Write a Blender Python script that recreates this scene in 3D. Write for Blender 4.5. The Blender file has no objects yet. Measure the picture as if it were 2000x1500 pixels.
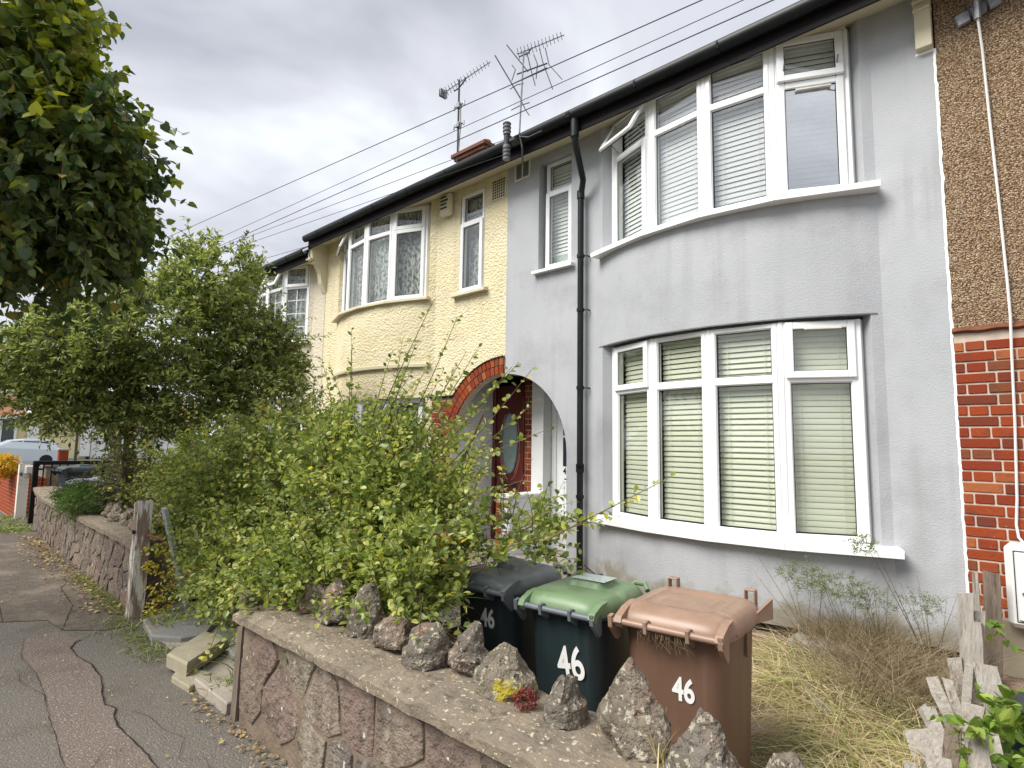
import bpy, bmesh, math, random
import numpy as np
from mathutils import Vector, Matrix, noise
C = bpy.context.scene.collection
R_ = math.radians
rng = np.random.default_rng(7)
random.seed(7)
sc = bpy.context.scene

# ------------------------------------------------------------------ camera
cam = bpy.data.cameras.new('camera'); co = bpy.data.objects.new('camera', cam); C.objects.link(co)
cam.sensor_width = 36; cam.lens = 20.7; cam.clip_start = 0.05; cam.clip_end = 800
CR = Matrix([[0.729178, 0.059283, 0.681752], [0.684158, -0.08514, -0.724348], [0.015103, 0.994604, -0.102641]])
co.matrix_world = Matrix.Translation((0, 0, 1.5)) @ CR.to_4x4()
sc.camera = co

# ------------------------------------------------------------------ world: overcast sky
w = bpy.data.worlds.new('World'); sc.world = w; w.use_nodes = True
nt = w.node_tree; nt.nodes.clear()
def N(t, **k):
    n = nt.nodes.new(t)
    for a, b in k.items(): setattr(n, a, b)
    return n
SUN_EL, SUN_AZ = R_(48), R_(200)      # azimuth of the light, measured clockwise from +Y
out = N('ShaderNodeOutputWorld'); bg = N('ShaderNodeBackground'); bg2 = N('ShaderNodeBackground'); mx = N('ShaderNodeMixShader')
sky = N('ShaderNodeTexSky', sky_type='NISHITA', sun_disc=False, sun_elevation=SUN_EL, sun_rotation=SUN_AZ)
tc = N('ShaderNodeTexCoord'); sep = N('ShaderNodeSeparateXYZ')
add = N('ShaderNodeMath', operation='ADD'); add.inputs[1].default_value = 0.22
ab = N('ShaderNodeMath', operation='ABSOLUTE')
dv = N('ShaderNodeVectorMath', operation='DIVIDE'); cmb = N('ShaderNodeCombineXYZ')
L = nt.links.new
L(tc.outputs['Generated'], sep.inputs[0]); L(sep.outputs['Z'], ab.inputs[0]); L(ab.outputs[0], add.inputs[0])
for i in range(3): L(add.outputs[0], cmb.inputs[i])
L(tc.outputs['Generated'], dv.inputs[0]); L(cmb.outputs[0], dv.inputs[1])
n1 = N('ShaderNodeTexNoise'); n1.inputs['Scale'].default_value = 1.25; n1.inputs['Detail'].default_value = 5; n1.inputs['Roughness'].default_value = 0.5; n1.inputs['Distortion'].default_value = 0.5
L(dv.outputs[0], n1.inputs['Vector'])
r1 = N('ShaderNodeValToRGB'); cr = r1.color_ramp
cr.elements[0].position = 0.36; cr.elements[0].color = (0.30, 0.31, 0.345, 1)
cr.elements[1].position = 0.64; cr.elements[1].color = (0.66, 0.69, 0.72, 1)
e = cr.elements.new(0.5); e.color = (0.44, 0.45, 0.485, 1)
L(n1.outputs['Fac'], r1.inputs[0]); L(r1.outputs[0], bg2.inputs[0]); bg2.inputs[1].default_value = 0.84
L(sky.outputs[0], bg.inputs[0]); bg.inputs[1].default_value = 0.06
L(bg.outputs[0], mx.inputs[1]); L(bg2.outputs[0], mx.inputs[2]); mx.inputs[0].default_value = 0.9
L(mx.outputs[0], out.inputs[0])
sl = bpy.data.lights.new('sun', 'SUN'); sl.energy = 2.3; sl.angle = R_(34); sl.color = (1.0, 0.965, 0.91)
so = bpy.data.objects.new('sun', sl); C.objects.link(so)
sdir = Vector((math.sin(SUN_AZ) * math.cos(SUN_EL), math.cos(SUN_AZ) * math.cos(SUN_EL), math.sin(SUN_EL)))
so.rotation_euler = sdir.to_track_quat('Z', 'Y').to_euler(); so.location = (0, -8, 12)
sc.view_settings.view_transform = 'Standard'; sc.view_settings.look = 'None'
sc.view_settings.exposure = 1.2; sc.view_settings.gamma = 1; sc.view_settings.use_curve_mapping = False
sc.render.engine = 'CYCLES'; sc.cycles.max_bounces = 8; sc.cycles.transparent_max_bounces = 16

# ------------------------------------------------------------------ materials
MATS = {}
def mat(name, col, rough=0.7, spec=0.3, metal=0.0, var=None, vscale=5.0, vdetail=4, bump=0.0, bscale=60.0, bdist=0.01,
        stretch=None, rand=None, second=None, speck=None, coat=0.0, streak=None, splash=None):
    """principled with noise variation. var: colour mixed in by a large noise; second:(colour,scale,lo,hi) patches;
    speck:(colour,scale,threshold) small spots; rand: list of colours picked per object."""
    m = bpy.data.materials.new(name); m.use_nodes = True; t = m.node_tree; ns = t.nodes; lk = t.links.new
    b = ns['Principled BSDF']; b.inputs['Roughness'].default_value = rough; b.inputs['Specular IOR Level'].default_value = spec
    b.inputs['Metallic'].default_value = metal; b.inputs['Coat Weight'].default_value = coat
    tcn = ns.new('ShaderNodeTexCoord'); vec = tcn.outputs['Object']
    if rand:
        oi = ns.new('ShaderNodeObjectInfo'); av = ns.new('ShaderNodeVectorMath'); av.operation = 'ADD'
        sc_ = ns.new('ShaderNodeVectorMath'); sc_.operation = 'SCALE'; sc_.inputs['Scale'].default_value = 1.0
        cx = ns.new('ShaderNodeCombineXYZ'); ml = ns.new('ShaderNodeMath'); ml.operation = 'MULTIPLY'; ml.inputs[1].default_value = 37.0
        lk(oi.outputs['Random'], ml.inputs[0]); lk(ml.outputs[0], cx.inputs[0]); lk(ml.outputs[0], cx.inputs[1])
        lk(vec, av.inputs[0]); lk(cx.outputs[0], av.inputs[1]); vec = av.outputs[0]
    if stretch:
        mp = ns.new('ShaderNodeMapping'); mp.inputs['Scale'].default_value = stretch; lk(vec, mp.inputs[0]); vec = mp.outputs[0]
    def rgb(c):
        n = ns.new('ShaderNodeRGB'); n.outputs[0].default_value = (*c, 1); return n.outputs[0]
    if rand:
        rp = ns.new('ShaderNodeValToRGB'); rp.color_ramp.interpolation = 'CONSTANT' if len(rand) > 2 else 'LINEAR'
        el = rp.color_ramp.elements
        while len(el) < len(rand): el.new(0.5)
        for i, c in enumerate(rand): el[i].position = i / len(rand); el[i].color = (*c, 1)
        lk(oi.outputs['Random'], rp.inputs[0]); cur = rp.outputs[0]
    else: cur = rgb(col)
    def mixc(fac, a, c, blend='MIX'):
        x = ns.new('ShaderNodeMix'); x.data_type = 'RGBA'; x.blend_type = blend
        lk(fac, x.inputs[0]); lk(a, x.inputs[6]); lk(c, x.inputs[7]); return x.outputs[2]
    def nz(scale, detail=4, rough_=0.6):
        x = ns.new('ShaderNodeTexNoise'); x.inputs['Scale'].default_value = scale; x.inputs['Detail'].default_value = detail
        x.inputs['Roughness'].default_value = rough_; lk(vec, x.inputs['Vector']); return x.outputs['Fac']
    def ramp(f, lo, hi):
        x = ns.new('ShaderNodeMapRange'); x.inputs[1].default_value = lo; x.inputs[2].default_value = hi; lk(f, x.inputs[0]); return x.outputs[0]
    if var is not None: cur = mixc(ramp(nz(vscale, vdetail), 0.32, 0.68), cur, rgb(var))
    if second: cur = mixc(ramp(nz(second[1], 5, 0.65), second[2], second[3]), cur, rgb(second[0]))
    if speck: cur = mixc(ramp(nz(speck[1], 3, 0.6), speck[2], speck[2] + 0.05), cur, rgb(speck[0]))
    if streak:                                              # rain streaks: long vertical stains
        mp2 = ns.new('ShaderNodeMapping'); mp2.inputs['Scale'].default_value = (streak[1], streak[1], streak[1] * .06); lk(tcn.outputs['Object'], mp2.inputs[0])
        x = ns.new('ShaderNodeTexNoise'); x.inputs['Scale'].default_value = 1.0; x.inputs['Detail'].default_value = 5; lk(mp2.outputs[0], x.inputs['Vector'])
        x2 = ns.new('ShaderNodeTexNoise'); x2.inputs['Scale'].default_value = 0.8; lk(tcn.outputs['Object'], x2.inputs['Vector'])
        ml_ = ns.new('ShaderNodeMath'); ml_.operation = 'MULTIPLY'; lk(ramp(x.outputs['Fac'], .50, .80), ml_.inputs[0]); lk(ramp(x2.outputs['Fac'], .40, .65), ml_.inputs[1])
        cur = mixc(ml_.outputs[0], cur, rgb(streak[0]))
    if splash:                                              # soil splashed on the foot of the wall
        sx = ns.new('ShaderNodeSeparateXYZ'); lk(tcn.outputs['Object'], sx.inputs[0])
        a_ = ns.new('ShaderNodeMath'); a_.operation = 'MULTIPLY_ADD'; a_.inputs[1].default_value = -1.4; a_.inputs[2].default_value = 0.75; lk(sx.outputs['Z'], a_.inputs[0])
        b_ = ns.new('ShaderNodeMath'); b_.operation = 'ADD'; b_.use_clamp = True; lk(a_.outputs[0], b_.inputs[0]); lk(nz(5, 5), b_.inputs[1])
        cur = mixc(ramp(b_.outputs[0], .75, 1.0), cur, rgb(splash))
    lk(cur, b.inputs['Base Color'])
    if bump:
        bp = ns.new('ShaderNodeBump'); bp.inputs['Strength'].default_value = bump; bp.inputs['Distance'].default_value = bdist
        lk(nz(bscale, 3, 0.6), bp.inputs['Height']); lk(bp.outputs[0], b.inputs['Normal'])
    MATS[name] = m; return m

mat('blue_render', (0.40, 0.412, 0.43), 0.85, 0.2, var=(0.455, 0.465, 0.48), vscale=1.3, bump=0.55, bscale=80, bdist=0.008, second=((0.34, 0.345, 0.355), 1.6, 0.5, 0.75), speck=((0.50, 0.51, 0.53), 120, 0.62), streak=((0.31, 0.315, 0.32), 7), splash=(0.27, 0.25, 0.20))
mat('cream_roughcast', (0.75, 0.66, 0.42), 0.9, 0.15, var=(0.80, 0.72, 0.50), vscale=2, bump=1.0, bscale=26, bdist=0.035, second=((0.62, 0.54, 0.35), 1.1, 0.55, 0.8), stretch=(1, 1, 1.3), streak=((0.50, 0.43, 0.29), 6))
mat('cream_grey', (0.60, 0.54, 0.42), 0.9, 0.15, var=(0.66, 0.60, 0.46), vscale=2, bump=0.9, bscale=26, bdist=0.03)
mat('cream_paint', (0.66, 0.60, 0.42), 0.6, 0.3, var=(0.58, 0.53, 0.40), vscale=3, bump=0.1, bscale=30)
mat('soffit_paint', (0.62, 0.57, 0.40), 0.6, 0.3, var=(0.54, 0.50, 0.36), vscale=2, second=((0.30, 0.27, 0.18), 3, 0.62, 0.75))
mat('upvc', (0.86, 0.87, 0.87), 0.3, 0.5, var=(0.80, 0.81, 0.80), vscale=1.5)
mat('upvc_dirty', (0.74, 0.73, 0.68), 0.4, 0.4, var=(0.60, 0.58, 0.50), vscale=4)
mat('white_render', (0.74, 0.75, 0.75), 0.8, 0.2, var=(0.66, 0.67, 0.66), vscale=3, bump=0.3, bscale=60)
mat('gasket', (0.03, 0.03, 0.03), 0.6)
mat('black_gutter', (0.008, 0.010, 0.010), 0.4, 0.25, var=(0.014, 0.016, 0.016), vscale=6)
mat('fascia_black', (0.010, 0.008, 0.009), 0.65, 0.15, var=(0.018, 0.015, 0.015), vscale=8, stretch=(0.3, 1, 1))
mat('grey_plastic', (0.14, 0.145, 0.15), 0.5, 0.4, var=(0.2, 0.2, 0.2), vscale=9)
mat('roof_tile', (0.09, 0.055, 0.045), 0.85, 0.2, var=(0.13, 0.09, 0.07), vscale=4, bump=0.5, bscale=12, bdist=0.03)
BR = [(0.26, 0.055, 0.032), (0.31, 0.075, 0.040), (0.22, 0.035, 0.022), (0.17, 0.036, 0.028), (0.33, 0.095, 0.05), (0.27, 0.048, 0.024), (0.19, 0.055, 0.036), (0.28, 0.05, 0.024), (0.24, 0.04, 0.022)]
BR = [(a * 1.0, b * 1.12, c * .82) for a, b, c in BR]
mat('brick_red', BR[0], 0.9, 0.12, rand=BR, var=None, second=((0.10, 0.05, 0.038), 11, 0.52, 0.80), bump=0.7, bscale=60, bdist=0.006, speck=((0.45, 0.28, 0.2), 55, 0.70))
mat('chimney_clay', (0.20, 0.095, 0.065), 0.9, 0.1, var=(0.14, 0.08, 0.06), vscale=6)
mat('mortar', (0.60, 0.50, 0.41), 0.9, 0.1, var=(0.44, 0.35, 0.28), vscale=12, bump=0.4, bscale=90, bdist=0.004)
mat('pointing_stone', (0.225, 0.175, 0.128), 0.95, 0.1, var=(0.15, 0.115, 0.085), vscale=8, bump=0.8, bscale=40, bdist=0.012, speck=((0.6, 0.56, 0.48), 26, 0.69))
SB = [(0.20, 0.155, 0.118), (0.165, 0.135, 0.11), (0.23, 0.175, 0.13), (0.15, 0.128, 0.108), (0.20, 0.145, 0.118), (0.215, 0.18, 0.135), (0.175, 0.13, 0.105)]
mat('wall_stone', SB[0], 0.92, 0.15, rand=SB, second=((0.075, 0.062, 0.05), 9, 0.48, 0.72), bump=1.0, bscale=24, bdist=0.03, speck=((0.60, 0.58, 0.52), 24, 0.665), streak=((0.34, 0.30, 0.24), 14))
SC_ = [(0.20, 0.17, 0.13), (0.17, 0.15, 0.125), (0.22, 0.165, 0.13), (0.185, 0.16, 0.12)]
mat('cap_rock', SC_[0], 0.92, 0.15, rand=SC_, second=((0.26, 0.15, 0.11), 6, 0.52, 0.72), bump=1.0, bscale=26, bdist=0.035, speck=((0.36, 0.33, 0.25), 42, 0.57), var=(0.10, 0.085, 0.065), vscale=13)
mat('mossy_rock', (0.20, 0.17, 0.13), 0.92, 0.15, var=(0.11, 0.095, 0.07), vscale=13, second=((0.34, 0.27, 0.03), 7, 0.54, 0.62), bump=1.0, bscale=26, bdist=0.035, speck=((0.36, 0.33, 0.25), 42, 0.58))
mat('coping', (0.25, 0.205, 0.148), 0.95, 0.1, var=(0.17, 0.142, 0.11), vscale=9, bump=0.9, bscale=38, bdist=0.012, second=((0.10, 0.085, 0.065), 16, 0.54, 0.70), speck=((0.48, 0.43, 0.33), 48, 0.61))
mat('asphalt', (0.145, 0.13, 0.113), 0.95, 0.1, var=(0.18, 0.163, 0.14), vscale=70, vdetail=2, bump=1.0, bscale=85, bdist=0.012, second=((0.10, 0.088, 0.072), 2.1, 0.50, 0.80), speck=((0.36, 0.33, 0.29), 75, 0.61), streak=None)
mat('asphalt_red', (0.165, 0.132, 0.112), 0.95, 0.1, var=(0.205, 0.168, 0.143), vscale=70, vdetail=2, bump=1.0, bscale=85, bdist=0.012, second=((0.135, 0.11, 0.092), 2.6, 0.5, 0.8), speck=((0.40, 0.34, 0.30), 75, 0.61))
mat('asphalt_dark', (0.15, 0.125, 0.10), 0.95, 0.1, var=(0.105, 0.088, 0.073), vscale=12, bump=1.0, bscale=85, bdist=0.012, second=((0.24, 0.20, 0.165), 1.7, 0.5, 0.7), speck=((0.33, 0.29, 0.24), 90, 0.62))
mat('crack', (0.035, 0.03, 0.028), 1.0, 0.0)
mat('concrete', (0.40, 0.35, 0.29), 0.95, 0.1, var=(0.30, 0.27, 0.23), vscale=5, bump=0.6, bscale=60, bdist=0.008, second=((0.20, 0.18, 0.15), 4, 0.55, 0.7), speck=((0.5, 0.46, 0.4), 60, 0.62))
mat('slate_concrete', (0.20, 0.20, 0.195), 0.9, 0.15, var=(0.26, 0.25, 0.235), vscale=4, bump=0.5, bscale=60, bdist=0.006, second=((0.33, 0.27, 0.2), 3, 0.6, 0.7))
mat('yellow_stone', (0.36, 0.32, 0.235), 0.9, 0.15, var=(0.30, 0.27, 0.19), vscale=9, bump=0.6, bscale=50, bdist=0.008, second=((0.26, 0.22, 0.15), 8, 0.6, 0.75))
mat('soil', (0.24, 0.165, 0.12), 1.0, 0.05, var=(0.33, 0.24, 0.18), vscale=2.5, bump=1.0, bscale=22, bdist=0.04, second=((0.10, 0.08, 0.04), 4, 0.5, 0.75), speck=((0.38, 0.30, 0.22), 40, 0.62))
mat('earth', (0.13, 0.125, 0.11), 1.0, 0.05, var=(0.17, 0.16, 0.14), vscale=0.5, bump=0.8, bscale=8, bdist=0.03)
mat('old_wood', (0.42, 0.39, 0.345), 0.9, 0.15, var=(0.29, 0.26, 0.225), vscale=5, stretch=(9, 9, 0.8), bump=1.0, bscale=11, bdist=0.012, second=((0.16, 0.135, 0.11), 4, 0.56, 0.68))
mat('dark_wood', (0.15, 0.115, 0.09), 0.9, 0.15, var=(0.24, 0.19, 0.15), vscale=4, stretch=(9, 9, 0.8), bump=1.0, bscale=10, bdist=0.012, second=((0.07, 0.05, 0.04), 3, 0.55, 0.7))
mat('peeling_wood', (0.30, 0.22, 0.17), 0.9, 0.15, var=(0.20, 0.15, 0.12), vscale=6, stretch=(6, 6, 1.2), bump=0.9, bscale=10, bdist=0.012, second=((0.62, 0.60, 0.54), 2.6, 0.50, 0.58))
mat('flaking_white', (0.68, 0.66, 0.60), 0.8, 0.2, var=(0.60, 0.58, 0.52), vscale=6, second=((0.12, 0.09, 0.07), 5, 0.60, 0.66), bump=0.5, bscale=20)
mat('grey_board', (0.33, 0.34, 0.34), 0.75, 0.2, var=(0.27, 0.28, 0.28), vscale=3)
mat('bin_dark', (0.018, 0.033, 0.036), 0.42, 0.5, var=(0.026, 0.042, 0.044), vscale=4, bump=0.15, bscale=160, bdist=0.002, streak=((0.07, 0.08, 0.08), 22), second=((0.06, 0.07, 0.07), 5, 0.62, 0.85))
mat('bin_grey', (0.10, 0.115, 0.13), 0.45, 0.5, var=(0.14, 0.155, 0.17), vscale=6, second=((0.25, 0.25, 0.25), 12, 0.62, 0.8))
mat('bin_green', (0.135, 0.215, 0.105), 0.42, 0.5, var=(0.17, 0.25, 0.135), vscale=4, second=((0.27, 0.38, 0.21), 6, 0.55, 0.75), stretch=(1, 1, 1))
mat('bin_brown', (0.165, 0.092, 0.060), 0.5, 0.45, var=(0.19, 0.108, 0.072), vscale=3, streak=((0.25, 0.17, 0.12), 22), speck=((0.32, 0.24, 0.18), 90, 0.70), bump=0.1, bscale=150, bdist=0.002)
mat('bin_brown_lid', (0.245, 0.152, 0.102), 0.40, 0.5, var=(0.33, 0.21, 0.15), vscale=4, second=((0.40, 0.29, 0.215), 5, 0.56, 0.8))
mat('sticker_white', (0.82, 0.82, 0.80), 0.5, 0.4)
mat('sticker_pale', (0.55, 0.62, 0.60), 0.5, 0.4, var=(0.45, 0.52, 0.48), vscale=20, speck=((0.25, 0.32, 0.28), 60, 0.6))
mat('sticker_red', (0.45, 0.03, 0.03), 0.5, 0.4)
mat('black_print', (0.02, 0.02, 0.02), 0.5)
mat('door_red', (0.13, 0.016, 0.010), 0.35, 0.5, var=(0.09, 0.011, 0.008), vscale=3, stretch=(8, 8, 1), coat=0.3)
mat('door_trim', (0.42, 0.2, 0.15), 0.4, 0.5)
mat('dark_room', (0.045, 0.045, 0.045), 0.9)
mat('blind', (0.70, 0.70, 0.58), 0.45, 0.4, var=(0.64, 0.65, 0.54), vscale=2)
mat('blind_white', (0.80, 0.81, 0.80), 0.45, 0.4)
mat('metal', (0.33, 0.34, 0.36), 0.45, 0.5, metal=0.7, var=(0.2, 0.2, 0.2), vscale=14)
mat('metal_dark', (0.045, 0.045, 0.05), 0.6, 0.4)
mat('wire', (0.035, 0.035, 0.042), 0.6)
mat('white_cable', (0.75, 0.74, 0.71), 0.5, 0.4)
mat('rust', (0.20, 0.075, 0.04), 0.85, 0.2, var=(0.12, 0.05, 0.03), vscale=20)
mat('meter_white', (0.78, 0.78, 0.75), 0.35, 0.5, var=(0.72, 0.72, 0.69), vscale=3)
mat('beige_board', (0.36, 0.31, 0.22), 0.8, 0.2, var=(0.30, 0.26, 0.19), vscale=3)
mat('bark', (0.11, 0.08, 0.055), 0.95, 0.1, var=(0.18, 0.13, 0.09), vscale=8, bump=0.9, bscale=20, bdist=0.015)
mat('twig', (0.17, 0.125, 0.075), 0.9, 0.1, var=(0.11, 0.08, 0.05), vscale=9)
mat('tyre', (0.02, 0.02, 0.02), 0.8)
mat('car_paint', (0.62, 0.68, 0.72), 0.25, 0.5, coat=0.6)
mat('car_glass', (0.05, 0.08, 0.09), 0.08, 0.6)
mat('tail_lamp', (0.4, 0.05, 0.04), 0.3, 0.5)
mat('yellow_wall', (0.80, 0.70, 0.40), 0.9, 0.1)
mat('far_white', (0.80, 0.80, 0.78), 0.8, 0.1)
mat('far_roof', (0.36, 0.15, 0.09), 0.9, 0.1, var=(0.27, 0.12, 0.08), vscale=1.5, bump=0.6, bscale=5, bdist=0.1, second=((0.40, 0.36, 0.30), 0.6, 0.55, 0.7))
mat('road', (0.10, 0.10, 0.10), 0.95, 0.1, var=(0.14, 0.14, 0.135), vscale=1.2, bump=0.4, bscale=120, bdist=0.006)
mat('kerb', (0.32, 0.31, 0.29), 0.95, 0.1, var=(0.24, 0.23, 0.22), vscale=6, bump=0.5, bscale=60)
mat('blue_plastic', (0.02, 0.28, 0.40), 0.4, 0.5)
mat('navy', (0.012, 0.022, 0.035), 0.4, 0.5)

def special(name):
    m = bpy.data.materials.new(name); m.use_nodes = True; MATS[name] = m
    return m, m.node_tree, m.node_tree.nodes, m.node_tree.links.new
# brown pebbledash: cells of many tans with deep gaps
m, t, ns, lk = special('pebbledash')
b = ns['Principled BSDF']; b.inputs['Roughness'].default_value = 0.85; b.inputs['Specular IOR Level'].default_value = 0.2
tcn = ns.new('ShaderNodeTexCoord'); vo = ns.new('ShaderNodeTexVoronoi'); vo.inputs['Scale'].default_value = 98; vo.inputs['Randomness'].default_value = 1
nz_ = ns.new('ShaderNodeTexNoise'); nz_.inputs['Scale'].default_value = 30; nz_.inputs['Detail'].default_value = 3
mv = ns.new('ShaderNodeMix'); mv.data_type = 'RGBA'; mv.inputs[0].default_value = 0.02
lk(tcn.outputs['Object'], nz_.inputs['Vector']); lk(tcn.outputs['Object'], mv.inputs[6]); lk(nz_.outputs['Color'], mv.inputs[7]); lk(mv.outputs[2], vo.inputs['Vector'])
sp = ns.new('ShaderNodeSeparateColor'); lk(vo.outputs['Color'], sp.inputs[0])
rp = ns.new('ShaderNodeValToRGB'); el = rp.color_ramp.elements
cols = [(0, (0.13, 0.08, 0.045)), (0.2, (0.34, 0.22, 0.12)), (0.5, (0.48, 0.33, 0.20)), (0.8, (0.58, 0.43, 0.28)), (1, (0.66, 0.55, 0.40))]
while len(el) < 5: el.new(0.5)
for i, (p_, c_) in enumerate(cols): el[i].position = p_; el[i].color = (*c_, 1)
lk(sp.outputs[0], rp.inputs[0])
mr = ns.new('ShaderNodeMapRange'); mr.inputs[1].default_value = 0.25; mr.inputs[2].default_value = 0.75; lk(vo.outputs['Distance'], mr.inputs[0])
dk = ns.new('ShaderNodeMix'); dk.data_type = 'RGBA'; lk(mr.outputs[0], dk.inputs[0]); lk(rp.outputs[0], dk.inputs[6]); dk.inputs[7].default_value = (0.12, 0.075, 0.045, 1)
lk(dk.outputs[2], b.inputs['Base Color'])
bp = ns.new('ShaderNodeBump'); bp.invert = True; bp.inputs['Strength'].default_value = 1.0; bp.inputs['Distance'].default_value = 0.012
lk(vo.outputs['Distance'], bp.inputs['Height']); lk(bp.outputs[0], b.inputs['Normal'])

def glass(name, tint, rmin=0.06, rmax=1.0, rough=0.0):
    m, t, ns, lk = special(name)
    ns.remove(ns['Principled BSDF']); o = ns['Material Output']
    tr = ns.new('ShaderNodeBsdfTransparent'); tr.inputs[0].default_value = (*tint, 1)
    gl = ns.new('ShaderNodeBsdfGlossy'); gl.inputs['Roughness'].default_value = rough
    lw = ns.new('ShaderNodeLayerWeight'); lw.inputs['Blend'].default_value = 0.5
    pw = ns.new('ShaderNodeMath'); pw.operation = 'POWER'; pw.inputs[1].default_value = 4.0; lk(lw.outputs['Facing'], pw.inputs[0])
    mr = ns.new('ShaderNodeMapRange'); mr.inputs[3].default_value = rmin; mr.inputs[4].default_value = rmax
    x = ns.new('ShaderNodeMixShader'); lk(pw.outputs[0], mr.inputs[0]); lk(mr.outputs[0], x.inputs[0]); lk(tr.outputs[0], x.inputs[1]); lk(gl.outputs[0], x.inputs[2]); lk(x.outputs[0], o.inputs[0])
glass('window_glass', (0.965, 0.98, 0.96), 0.07, 1.0)
glass('upper_glass', (0.97, 0.98, 0.975), 0.17, 1.0)
glass('shiny_glass', (0.95, 0.97, 0.96), 0.62, 1.0)
glass('obscure_glass', (0.75, 0.85, 0.85), 0.25, 1.0, 0.25)

def leaf_mat(name, cols, rough=0.42, trans=0.3):
    m, t, ns, lk = special(name)
    b = ns['Principled BSDF']; b.inputs['Roughness'].default_value = rough; b.inputs['Specular IOR Level'].default_value = 0.45
    at = ns.new('ShaderNodeAttribute'); at.attribute_name = 'rnd'; oi = ns.new('ShaderNodeObjectInfo')
    a = ns.new('ShaderNodeMath'); a.operation = 'ADD'; f = ns.new('ShaderNodeMath'); f.operation = 'FRACT'
    lk(at.outputs['Fac'], a.inputs[0]); lk(oi.outputs['Random'], a.inputs[1]); lk(a.outputs[0], f.inputs[0])
    rp = ns.new('ShaderNodeValToRGB'); el = rp.color_ramp.elements
    while len(el) < len(cols): el.new(0.5)
    for i, (p_, c_) in enumerate(cols): el[i].position = p_; el[i].color = (*c_, 1)
    lk(f.outputs[0], rp.inputs[0]); lk(rp.outputs[0], b.inputs['Base Color'])
    tl = ns.new('ShaderNodeBsdfTranslucent'); hs = ns.new('ShaderNodeHueSaturation'); hs.inputs['Value'].default_value = 1.5; hs.inputs['Saturation'].default_value = 1.15
    lk(rp.outputs[0], hs.inputs['Color']); lk(hs.outputs[0], tl.inputs[0])
    x = ns.new('ShaderNodeMixShader'); x.inputs[0].default_value = trans; lk(b.outputs[0], x.inputs[1]); lk(tl.outputs[0], x.inputs[2]); lk(x.outputs[0], ns['Material Output'].inputs[0])
leaf_mat('hedge_leaf', [(0, (0.085, 0.135, 0.032)), (0.3, (0.155, 0.215, 0.052)), (0.55, (0.25, 0.305, 0.078)), (0.8, (0.40, 0.44, 0.12)), (0.94, (0.56, 0.56, 0.17)), (0.985, (0.62, 0.54, 0.10))], 0.36, 0.38)
leaf_mat('tree_leaf', [(0, (0.075, 0.12, 0.035)), (0.4, (0.15, 0.205, 0.055)), (0.7, (0.25, 0.30, 0.085)), (1.0, (0.42, 0.45, 0.16))], 0.36, 0.38)
leaf_mat('lime_leaf', [(0, (0.045, 0.08, 0.026)), (0.5, (0.09, 0.135, 0.038)), (0.8, (0.15, 0.20, 0.055)), (0.96, (0.22, 0.26, 0.05)), (1.0, (0.28, 0.22, 0.05))], 0.40)
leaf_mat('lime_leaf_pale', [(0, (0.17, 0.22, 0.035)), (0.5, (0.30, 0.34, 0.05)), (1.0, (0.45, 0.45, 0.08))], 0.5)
leaf_mat('orange_leaf', [(0, (0.50, 0.30, 0.02)), (1, (0.62, 0.42, 0.04))], 0.5)
leaf_mat('yellow_leaf', [(0, (0.45, 0.38, 0.05)), (1, (0.60, 0.50, 0.10))], 0.5)
leaf_mat('vine_leaf', [(0, (0.11, 0.20, 0.03)), (0.6, (0.20, 0.30, 0.05)), (1, (0.33, 0.40, 0.09))], 0.5)
leaf_mat('weed_leaf', [(0, (0.13, 0.18, 0.06)), (1, (0.24, 0.29, 0.10))], 0.7)
leaf_mat('bush_leaf', [(0, (0.06, 0.13, 0.025)), (1, (0.13, 0.22, 0.05))], 0.5)
leaf_mat('dead_leaf', [(0, (0.20, 0.12, 0.06)), (0.6, (0.33, 0.23, 0.11)), (1, (0.45, 0.38, 0.16))], 0.8, 0.1)
leaf_mat('red_leaf', [(0, (0.13, 0.02, 0.02)), (1, (0.28, 0.06, 0.05))], 0.6, 0.2)
leaf_mat('straw', [(0, (0.44, 0.34, 0.18)), (0.5, (0.60, 0.50, 0.28)), (0.80, (0.70, 0.62, 0.38)), (0.83, (0.24, 0.30, 0.07)), (1, (0.34, 0.40, 0.10))], 0.8, 0.15)
leaf_mat('dry_brush', [(0, (0.17, 0.12, 0.07)), (0.6, (0.27, 0.21, 0.13)), (1, (0.36, 0.30, 0.16))], 0.8, 0.1)
leaf_mat('grass_leaf', [(0, (0.12, 0.17, 0.04)), (0.6, (0.19, 0.24, 0.06)), (1, (0.36, 0.33, 0.13))], 0.7, 0.2)
# net curtain: pleated lace, mostly see-through in its pattern
m, t, ns, lk = special('net_lace')
o = ns['Material Output']; b = ns['Principled BSDF']; b.inputs['Base Color'].default_value = (0.72, 0.74, 0.72, 1); b.inputs['Roughness'].default_value = 0.9
tr = ns.new('ShaderNodeBsdfTransparent'); x = ns.new('ShaderNodeMixShader'); tcn = ns.new('ShaderNodeTexCoord')
n_ = ns.new('ShaderNodeTexNoise'); n_.inputs['Scale'].default_value = 30; n_.inputs['Detail'].default_value = 2; mp = ns.new('ShaderNodeMapping'); mp.inputs['Scale'].default_value = (1, 1, 0.6)
lk(tcn.outputs['Object'], mp.inputs[0]); lk(mp.outputs[0], n_.inputs['Vector'])
mr = ns.new('ShaderNodeMapRange'); mr.inputs[1].default_value = 0.42; mr.inputs[2].default_value = 0.58; mr.inputs[3].default_value = 0.28; mr.inputs[4].default_value = 0.8
lk(n_.outputs['Fac'], mr.inputs[0]); lk(mr.outputs[0], x.inputs[0]); lk(tr.outputs[0], x.inputs[1]); lk(b.outputs[0], x.inputs[2]); lk(x.outputs[0], o.inputs[0])

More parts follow.
